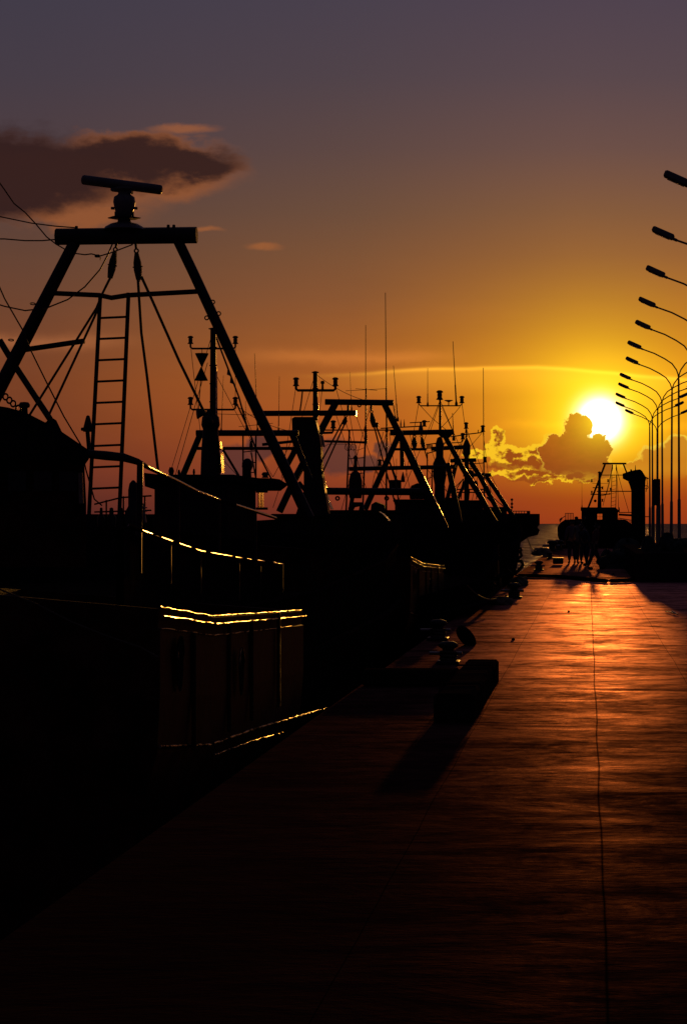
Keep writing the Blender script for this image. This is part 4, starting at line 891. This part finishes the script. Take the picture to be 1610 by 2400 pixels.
# ------------------------------------------------------------------ street lamps
HS = [822, 694.5, 600, 529, 473, 426, 388, 351.5, 329, 305.5, 285]
def make_lamp():
    rt = root('street_lamp', 'x', 'street lamp', (4.62, 68, 0), 'double armed street lamps in a row along the right of the pier')
    x, y = 4.62, 68
    MB().tube([(x, y, 0), (x, y, 2.8), (x, y, 2.86), (x, y, 9.0)], [.095, .085, .065, .05], 12).build('pole', M['galv'], rt)
    MB().box((x, y, .02), (.4, .4, .04), None, .01).build('base_plate', M['galv'], rt)
    for s_ in (-1, 1):
        P = [(0, 0), (-.03, .25), (-.11, .48), (-.34, .8), (-.72, 1.05), (-1.25, 1.32), (-1.92, 1.56)]
        arm = MB().tube([Vector((x + s_ * -p[0] * -1, y, 8.98 + p[1])) for p in P], .034, 8).build('arm', M['galv'], rt)
        q = Matrix.Rotation(s_ * math.radians(24), 3, 'Y')
        mb = MB().box(Vector((x - s_ * 2.27 * 1.0, y, 8.98 + 1.76)) , (.74, .34, .19), q, .04)
        mb.box(Vector((x - s_ * 1.93, y, 8.98 + 1.57)), (.24, .13, .09), q, .02)
        h = mb.build('lamp_head', M['galv'], arm)
        MB().box(Vector((x - s_ * 2.27, y, 8.98 + 1.76)) - q @ Vector((0, 0, .10)), (.5, .26, .03), q, .01).build('diffuser', M['glass'], h)
    return rt
def copy_tree(o, parent=None):
    c = o.copy(); COL.objects.link(c)
    if parent is not None: c.parent = parent
    for ch in list(o.children): copy_tree(ch, c)
    return c
ordn = ['nearest', 'second', 'third', 'fourth', 'fifth', 'sixth', 'seventh', 'eighth', 'ninth', 'tenth', 'eleventh', 'farthest']
seen = ['lamp head highest at the right edge', 'flat lamp head just under the highest one', 'third lamp head down the right edge', 'fourth lamp head down the right edge',
        'fifth head down, the first whose arm begins to curve at the edge', 'sixth head down, its pole right at the edge of the view', 'seventh head down, the first pole wholly in view', 'eighth head down, arm just above the sun',
        'ninth head down, arm crossing the glow above the sun', 'tenth head down, level with the top of the sun', 'eleventh head down, reddish against the sun']
lamp0 = make_lamp()
for i, h in enumerate(HS):
    lp = lamp0 if i == 0 else copy_tree(lamp0)
    lp.location = (4.62 + (0, .02, .03, .05, .1, .03, .03, -.02, -.04, -.04, .08)[i], 55800.0 / h, 0)
    lp.rotation_euler = (random.Random(i).uniform(-.006, .006), random.Random(i + 50).uniform(-.005, .005), random.Random(i + 99).uniform(-.10, .10))
    lp['label'] = '%s street lamp, %s' % (ordn[i], seen[i])
lp = copy_tree(lamp0); lp.location = (5.6, 55800.0 / 267, 0); lp['label'] = 'farthest street lamp, set further right than the others with the lowest lamp head'

# ------------------------------------------------------------------ things on the pier
cr = root('cargo_crane', 'tall dark column with a hooded top that juts left, beside the far trawler', 'crane', (2.15, 110.4, 0))
Y = 110.0; k = Y / F
MB().prism([W(x, y, Y) for x, y in ((1479, 1313), (1479, 1150), (1475, 1136), (1471.5, 1128), (1512, 1124), (1511, 1143), (1512, 1313))], (0, .7, 0)).build('column', M['hull'], cr)
MB().prism([W(x, y, Y - .02) for x, y in ((1459, 1121), (1458.6, 1110), (1476, 1104), (1490, 1101), (1499, 1100), (1504, 1104), (1509, 1112), (1514, 1120), (1512, 1127), (1471, 1127))], (0, .74, 0)).build('hood', M['hull'], cr)
mb = MB().tube([W(1488, 1102, Y), W(1488, 1090, Y)], [1.4 * k, .5 * k], 6); mb.box(W(1478, 1102, Y), (4 * k, .1, 4 * k), None, .01); mb.build('hook_pin', M['steel'], cr)
mb = MB().tube([W(1512, 1119, Y), W(1519, 1122, Y)], 1.8 * k, 6); mb.ring(W(1514, 1142, Y), 4 * k, .8 * k).tube([W(1515, 1122, Y), W(1516, 1134, Y), W(1513, 1153, Y)], .9 * k, 6); mb.build('hanging_rope', M['rope'], cr)
MB().tube([W(1511, 1211, Y), W(1524, 1211, Y)], 1.2 * k, 6).build('bracket', M['steel'], cr)
cb = root('switch_cabinet', 'dark upright cabinet fixed between two of the far lamp posts', 'cabinet', (4.9, 150, 0))
Y = 150.0; k = Y / F
MB().box(W(1537, 1153.5, Y), (19 * k, .3, 62 * k), None, .03).build('box', M['steel'], cb)
for x in (1530, 1544): MB().tube([W(x, 1184, Y), Vector((W(x, 0, Y).x, Y, 0))], 3.5 * k, 8).build('leg', M['galv'], cb)
mb = MB().prism([(1.28, 70, 0), (6.1, 70, 0), (6.1, 70, .80), (1.31, 70, .78)], (0, 30, 0))
for i in range(1, 9): mb.tube([(1.27, 70 + i * 3.2, .02), (1.28, 70 + i * 3.2, .67)], .03, 6)
solo(mb, 'concrete_platform', M['concrete'], 'long low concrete platform on the right of the pier with a black shadow', 'platform')
random.seed(4)
def heap(name, m, c, size, label, cat, group=None, seed=1, bumps=9):
    rnd = random.Random(seed); mb = MB(); n, mm = 30, 14; c = Vector(c)
    ph = [(rnd.uniform(0, 6.3), rnd.uniform(0, 3), rnd.uniform(.05, .2)) for _ in range(bumps)]
    vs = []
    for i in range(mm + 1):
        for j in range(n):
            a = 2 * math.pi * j / n; t = i / mm * math.pi / 2
            r_ = 1 + sum(w * math.cos((q + 1) * a + p0) * math.sin(t * (1 + s_)) for q, (p0, s_, w) in enumerate(ph)) * .8
            sup = abs(math.cos(t)) ** .6
            vs.append(c + Vector((math.cos(a) * sup * size[0] * r_ / 2, math.sin(a) * sup * size[1] * r_ / 2, math.sin(t) * size[2] * (1 + .12 * math.sin(3 * a + seed)))))
    fs = [(i * n + j, i * n + (j + 1) % n, (i + 1) * n + (j + 1) % n, (i + 1) * n + j) for i in range(mm) for j in range(n)]
    mb.add(vs, fs, True)
    for q in range(5):
        a0 = rnd.uniform(0, 6.28); P = []
        for s_ in range(12):
            t = s_ / 11; a = a0 + t * 2.4; P.append(c + Vector((math.cos(a) * size[0] * .52 * (1 - .5 * t), math.sin(a) * size[1] * .52 * (1 - .5 * t), size[2] * (.1 + .95 * t * (1 - .15 * t)))))
        mb.tube(P, .02, 5)
    return solo(mb, name, M[m], label, cat, group, c)
GN = 'heaps of fishing net on the pier'
heap('net_heap', 'net', (1.15, 92, 0), (1.3, 3, .62), 'rounded heap of fishing net against the left face of the concrete platform', 'net heap', GN, 2)
heap('net_heap', 'net', (.72, 99, 0), (.5, 1.2, .55), 'small knotted net bundle standing alone left of the bigger heap', 'net heap', GN, 5)
heap('net_heap', 'net', (1.6, 106, 0), (1.2, 3, .9), 'tall net heap just left of the crane column', 'net heap', GN, 9)
heap('net_heap', 'net', (3.3, 90, .78), (1.2, 2, .28), 'flat net heap lying on the concrete platform', 'net heap', GN, 7)
for q, (x, w, h, yy, lb) in enumerate(((1517, .34, .42, 75, 'small upright net bundle at the front of the concrete platform, below the leftmost posts'), (1561, .52, .50, 76, 'plump net bundle on the platform between the last two lamp posts'), (1583, .42, .34, 74, 'low net bundle on the platform at the right edge of the view'), (1541, .3, .2, 78, 'flat little net bundle in the gap of the posts on the platform'))):
    heap('net_heap', 'net', (W(x, 0, yy).x, yy, .78), (w, .8, h), lb, 'net heap', GN, 20 + q)
mb = MB().tube([W(1502, 1283, 84), W(1520, 1262, 86)], .03, 8).tube([W(1496, 1290, 83), W(1508, 1276, 85)], .02, 8)
solo(mb, 'boat_hook', M['galv'], 'slanting metal pole propped on the near edge of the concrete platform', 'pole')
# baulks of timber on the near left
mb = MB(); rnd = random.Random(3); secs_ = []
for i in range(26):
    t = i / 25; yy = 20.6 + 5.2 * t; j = lambda a: rnd.uniform(-a, a)
    x0_, x1_ = -1.24 + .02 * t + j(.006), -.915 + .01 * t + j(.006); zt_ = .235 + j(.006); b_ = .022 + abs(j(.02))
    secs_.append([(x0_, yy, .003), (x0_, yy + j(.01), zt_ - b_), (x0_ + b_, yy, zt_), (x1_ - b_, yy, zt_ + j(.004)), (x1_, yy + j(.01), zt_ - b_ * .9), (x1_, yy, .003)])
n = 6; mb.add([q for g_ in secs_ for q in g_], [(i * n + k, i * n + (k + 1) % n, (i + 1) * n + (k + 1) % n, (i + 1) * n + k) for i in range(25) for k in range(n)] + [tuple(range(n)), tuple(reversed(range(25 * n, 26 * n)))])
for yy in (21.6, 24.4): mb.tube([(-1.26, yy, .1), (-1.25, yy, .25), (-.91, yy, .25), (-.89, yy, .1)], .012, 6)
solo(mb, 'timber_baulk', M['timber'], 'thick squared baulk lying lengthwise on the pier at the near left', 'baulk')
mb = MB().box((-1.75, 25.3, .085), (.95, .3, .16), None, .02)
solo(mb, 'timber_baulk', M['timber'], 'lower baulk lying crosswise behind the lengthwise one', 'baulk')
# hose across the pier
P = [W(1215, 1352, 76), W(1250, 1353, 75.5), W(1300, 1356, 75), W(1360, 1361, 72), W(1420, 1367, 69), W(1462, 1366, 69.5), W(1490, 1362, 70.5)]
P = [Vector((p.x, p.y, .055)) for p in P]; Q = []
for i in range(len(P) - 1):
    for t in range(4): Q.append(P[i].lerp(P[i + 1], t / 4) + Vector((0, math.sin(i + t * .7) * .1, 0)))
solo(MB().tube(Q + [P[-1]], .055, 10), 'hose', M['rubber'], 'thick black hose laid across the pier from the boats to the platform', 'hose')
GB = 'mooring bollards along the left edge of the pier'
def bollard(x, foot, s, label):
    Yb = 1.6 * F / (foot - V0); X_ = (x - U0) / F * Yb
    rt = root('mooring_bollard', label, 'bollard', (X_, Yb, 0), GB)
    MB().box((X_, Yb, .02), (.36 * s, .5 * s, .04), None, .01).build('base_plate', M['steel'], rt)
    MB().lathe((X_, Yb, .03), [(.13 * s, 0), (.10 * s, .03), (.085 * s, .16 * s), (.10 * s, .2 * s), (.16 * s, .235 * s), (.16 * s, .27 * s), (.1 * s, .31 * s), (0, .32 * s)], 18).build('post', M['steel'], rt)
    MB().tube([(X_ - .3 * s, Yb, .17 * s), (X_ + .22 * s, Yb, .17 * s)], .03 * s, 8).build('cross_pin', M['rail'], rt)
    mb = MB()
    for i in range(3): mb.ring((X_, Yb, .06 + i * .035), .12 * s, .018, Vector((.05, .1 * (i - 1), 1)))
    mb.build('rope_turns', M['rope'], rt)
bollard(1050, 1556, .72, 'nearest mooring bollard, behind the lengthwise timber baulk')
bollard(1026, 1500, .8, 'second mooring bollard, its head glinting close under the second boat')
bollard(1204, 1402, .95, 'mooring bollard glinting at the left end of the hose')
bollard(1262, 1337, .95, 'mooring bollard left of the square crate')
bollard(1288, 1309, .8, 'small far mooring bollard just beyond the square crate')
bollard(1258, 1300, 1.0, 'mooring bollard holding the rope of the railed workboat')
bollard(1294, 1292, 1.9, 'tall mooring bollard at the far left corner of the pier')
bollard(1308, 1290, 1.9, 'tall mooring bollard close to the bow of the far trawler')
def ground(x, y): Yq = 1.6 * F / (y - V0); return Vector(((x - U0) / F * Yq, Yq, 0))
g = ground(1092, 1512)
mb = MB().ring(g + Vector((0, 0, .11)), .115, .055, Vector((.9, .5, .75)), 24, 10)
solo(mb, 'tyre_fender', M['rubber'], 'small black tyre lying tilted at the pier edge beyond the nearest bollard', 'tyre')
g = ground(1307, 1324); cw = root('crate', 'square dark crate with a glinting corner, alone on the far left of the pier', 'crate', g)
mb = MB().box(g + Vector((0, .3, .14)), (.40, .6, .22), None, .02); mb.build('body', M['timber'], cw)
MB().box(g + Vector((0, .3, .265)), (.44, .64, .03), None, .01).build('lid', M['rail'], cw)
heap('rope_pile', 'rope', ground(1272, 1302), (.9, 3, .35), 'dark pile of rope at the far left edge of the pier', 'rope pile', None, 12)
heap('rope_pile', 'rope', ground(1213, 1372), (.5, 1.2, .2), 'low coil of rope beside the bollard by the hose', 'rope pile', None, 14)
heap('rope_pile', 'rope', ground(1170, 1416), (.5, 1.2, .14), 'low coil of rope at the quay edge under the third boat', 'rope pile', None, 15)
for q, (x, y, s, lb) in enumerate(((1202, 1500, .022, 'small stone on the bare concrete right of the nearest bollard'), (1332, 1434, .02, 'pebble near the middle seam in the golden glare'), (1186, 1398, .03, 'pebble by the hose'), (1436, 1347, .035, 'flat dark scrap on the pier behind the hose'))):
    g = ground(x, y); solo(MB().lathe(g, [(0, 0), (s, 0), (s * 1.1, s * .5), (s * .7, s * 1.2), (0, s * 1.4)], 9), 'stone', M['concrete'], lb, 'stone')
g = ground(1571, 1440); solo(MB().tube([g + Vector((-.06, .9, .02)), g + Vector((0, .4, .03)), g + Vector((.06, -.1, .02))], .012, 6).tube([g + Vector((.03, .2, .05)), g + Vector((.1, -.5, .02))], .012, 6), 'metal_rod', M['rail'], 'two joined bent metal rods lying by the right edge of the view', 'rod')

# ------------------------------------------------------------------ people
def skinned(name, verts, edges, radii, m, parent, sub=1):
    me = bpy.data.meshes.new(name); me.from_pydata(verts, edges, []); me.update()
    o = bpy.data.objects.new(name, me); COL.objects.link(o)
    sk = o.modifiers.new('s', 'SKIN'); sk.use_smooth_shade = True
    for v_, r_ in zip(me.skin_vertices[0].data, radii):
        v_.radius = (r_, r_) if not isinstance(r_, tuple) else r_
    me.skin_vertices[0].data[0].use_root = True
    ss = o.modifiers.new('d', 'SUBSURF'); ss.levels = sub; ss.render_levels = sub
    dg = bpy.context.evaluated_depsgraph_get(); me2 = bpy.data.meshes.new_from_object(o.evaluated_get(dg))
    o.modifiers.clear(); o.data = me2; me2.materials.clear(); me2.materials.append(M[m])
    for p in me2.polygons: p.use_smooth = True
    bpy.data.meshes.remove(me)
    if parent is not None: o.parent = parent
    return o
def person(px, foot, H, label, shirt, trousers, face=0.0, stride=.1, bend=0.0, arms=((-.06, .05), (.06, .05)), group=None):
    g = ground(px, foot); rt = root('person', label, 'person', g, 'people standing on the pier'); rt.rotation_euler.z = face
    s = H / 1.72
    # x right, y forward, z up; the torso leans forward by bend about the hip
    def up(x, y, z):
        dz_ = z - .92; c_, n_ = math.cos(bend), math.sin(bend)
        return (x * s, (y * c_ + dz_ * n_) * s, (.92 + dz_ * c_ - y * n_ * .3) * s)
    V = []; E = []; Rr = []
    def add(p, r_, par=None):
        V.append(p); Rr.append(r_ if isinstance(r_, tuple) else r_ * s)
        if par is not None: E.append((par, len(V) - 1))
        return len(V) - 1
    hip = add(up(0, 0, .93), .125); ab = add(up(0, .0, 1.08), .12, hip); ch = add(up(0, .0, 1.28), .135, ab); nk0 = add(up(0, 0, 1.42), .075, ch)
    nk = add(up(0, .01, 1.49), .052, nk0); hd = add(up(0, .02, 1.57), .078, nk); hd2 = add(up(0, .02, 1.66), .082, hd); add(up(0, .015, 1.71), .05, hd2)
    add(up(0, .11, 1.585), .018, hd)                       # nose
    add(up(0, .085, 1.54), .03, hd)                        # chin and mouth
    for q in (-1, 1): add(up(q * .085, .0, 1.59), .018, hd)  # ears
    hips = {}; 
    for q, st in ((-1, stride), (1, -stride)):
        a = add((q * .09 * s, 0, .86 * s), .095, hip); kx = q * .10 * s
        kn = add((kx, (st * .55 + .03) * s, .49 * s), .062, a); an = add((kx, (st - .0) * s, .09 * s), .042, kn)
        hl = add((kx, (st + .02) * s, .035 * s), .035, an); add((kx * 1.1, (st + .19) * s, .03 * s), .032, hl); hips[q] = (kx, st)
    hands = []
    for q, (ax, ay) in ((-1, arms[0]), (1, arms[1])):
        sh = add(up(q * .17, 0, 1.40), .062, nk0); el = add(up(q * .22 + ax * .5, ay * .5 - .03, 1.12), .043, sh); wr = add(up(q * .22 + ax, ay + .05, .87), .028, el)
        pm = add(up(q * .22 + ax, ay + .07, .81), .034, wr)
        for f in range(4): 
            b0 = add(up(q * .22 + ax + (f - 1.5) * .012, ay + .085 + f * .006, .765), .0095, pm); add(up(q * .22 + ax + (f - 1.5) * .013, ay + .105, .765 - (.045, .055, .05, .035)[f]), .008, b0)
        t0 = add(up(q * .22 + ax - q * .03, ay + .10, .80), .011, pm); add(up(q * .22 + ax - q * .035, ay + .13, .77), .009, t0)
    body = skinned('body', V, E, Rr, 'skin', rt, 1)
    # clothing
    V2 = []; E2 = []; R2 = []
    def add2(p, r_, par=None):
        V2.append(p); R2.append(r_ * s)
        if par is not None: E2.append((par, len(V2) - 1))
        return len(V2) - 1
    a = add2(up(0, 0, .90), .148); b_ = add2(up(0, 0, 1.08), .142, a); c_ = add2(up(0, 0, 1.29), .158, b_); d_ = add2(up(0, 0, 1.41), .095, c_)
    for q, (ax, ay) in ((-1, arms[0]), (1, arms[1])):
        e_ = add2(up(q * .175, 0, 1.395), .078, d_); f_ = add2(up(q * .22 + ax * .5, ay * .5 - .03, 1.12), .057, e_); add2(up(q * .22 + ax * .9, ay + .03, .92), .042, f_)
    skinned('shirt', V2, E2, R2, shirt, rt)
    V2 = []; E2 = []; R2 = []
    a = add2((0, 0, .95 * s), .14)
    for q in (-1, 1):
        kx, st = hips[q]; b_ = add2((q * .095 * s, 0, .85 * s), .112, a); c_ = add2((kx, (st * .55 + .03) * s, .49 * s), .08, b_); add2((kx, st * s, .11 * s), .062, c_)
    skinned('trousers', V2, E2, R2, trousers, rt)
    V2 = []; E2 = []; R2 = []
    a = add2(up(0, -.02, 1.62), .088); add2(up(0, .0, 1.69), .085, a); add2(up(0, -.05, 1.56), .06, a)
    skinned('hair', V2, E2, R2, 'hair', rt)
    V2 = []; E2 = []; R2 = []
    for q in (-1, 1):
        kx, st = hips[q]; v0_ = len(V2); a = add2((kx, (st - .03) * s, .045 * s), .05); add2((kx * 1.1, (st + .2) * s, .035 * s), .042, a)
        skinned('shoe', V2, E2, R2, 'rubber', rt); V2.clear(); E2.clear(); R2.clear()
person(1340, 1320, 1.76, 'person standing at the left of the group, dark shirt', 'shirt_a', 'trousers_a', .15, .06)
person(1357, 1321, 1.78, 'person standing second from the left in the group, close to the leftmost one', 'shirt_b', 'trousers_b', -.3, .1)
person(1374, 1325, 1.68, 'person in the middle of the group leaning forward with arms hanging down', 'shirt_c', 'trousers_a', 2.4, .12, .5, ((-.02, .12), (.02, .12)))
person(1391, 1334, 1.62, 'person at the right of the group walking with a long stride', 'shirt_d', 'trousers_b', -1.3, .26, .2, ((-.04, .16), (.04, -.12)))
for o in list(bpy.data.objects):
    if '_o' in o.keys(): del o['_o']
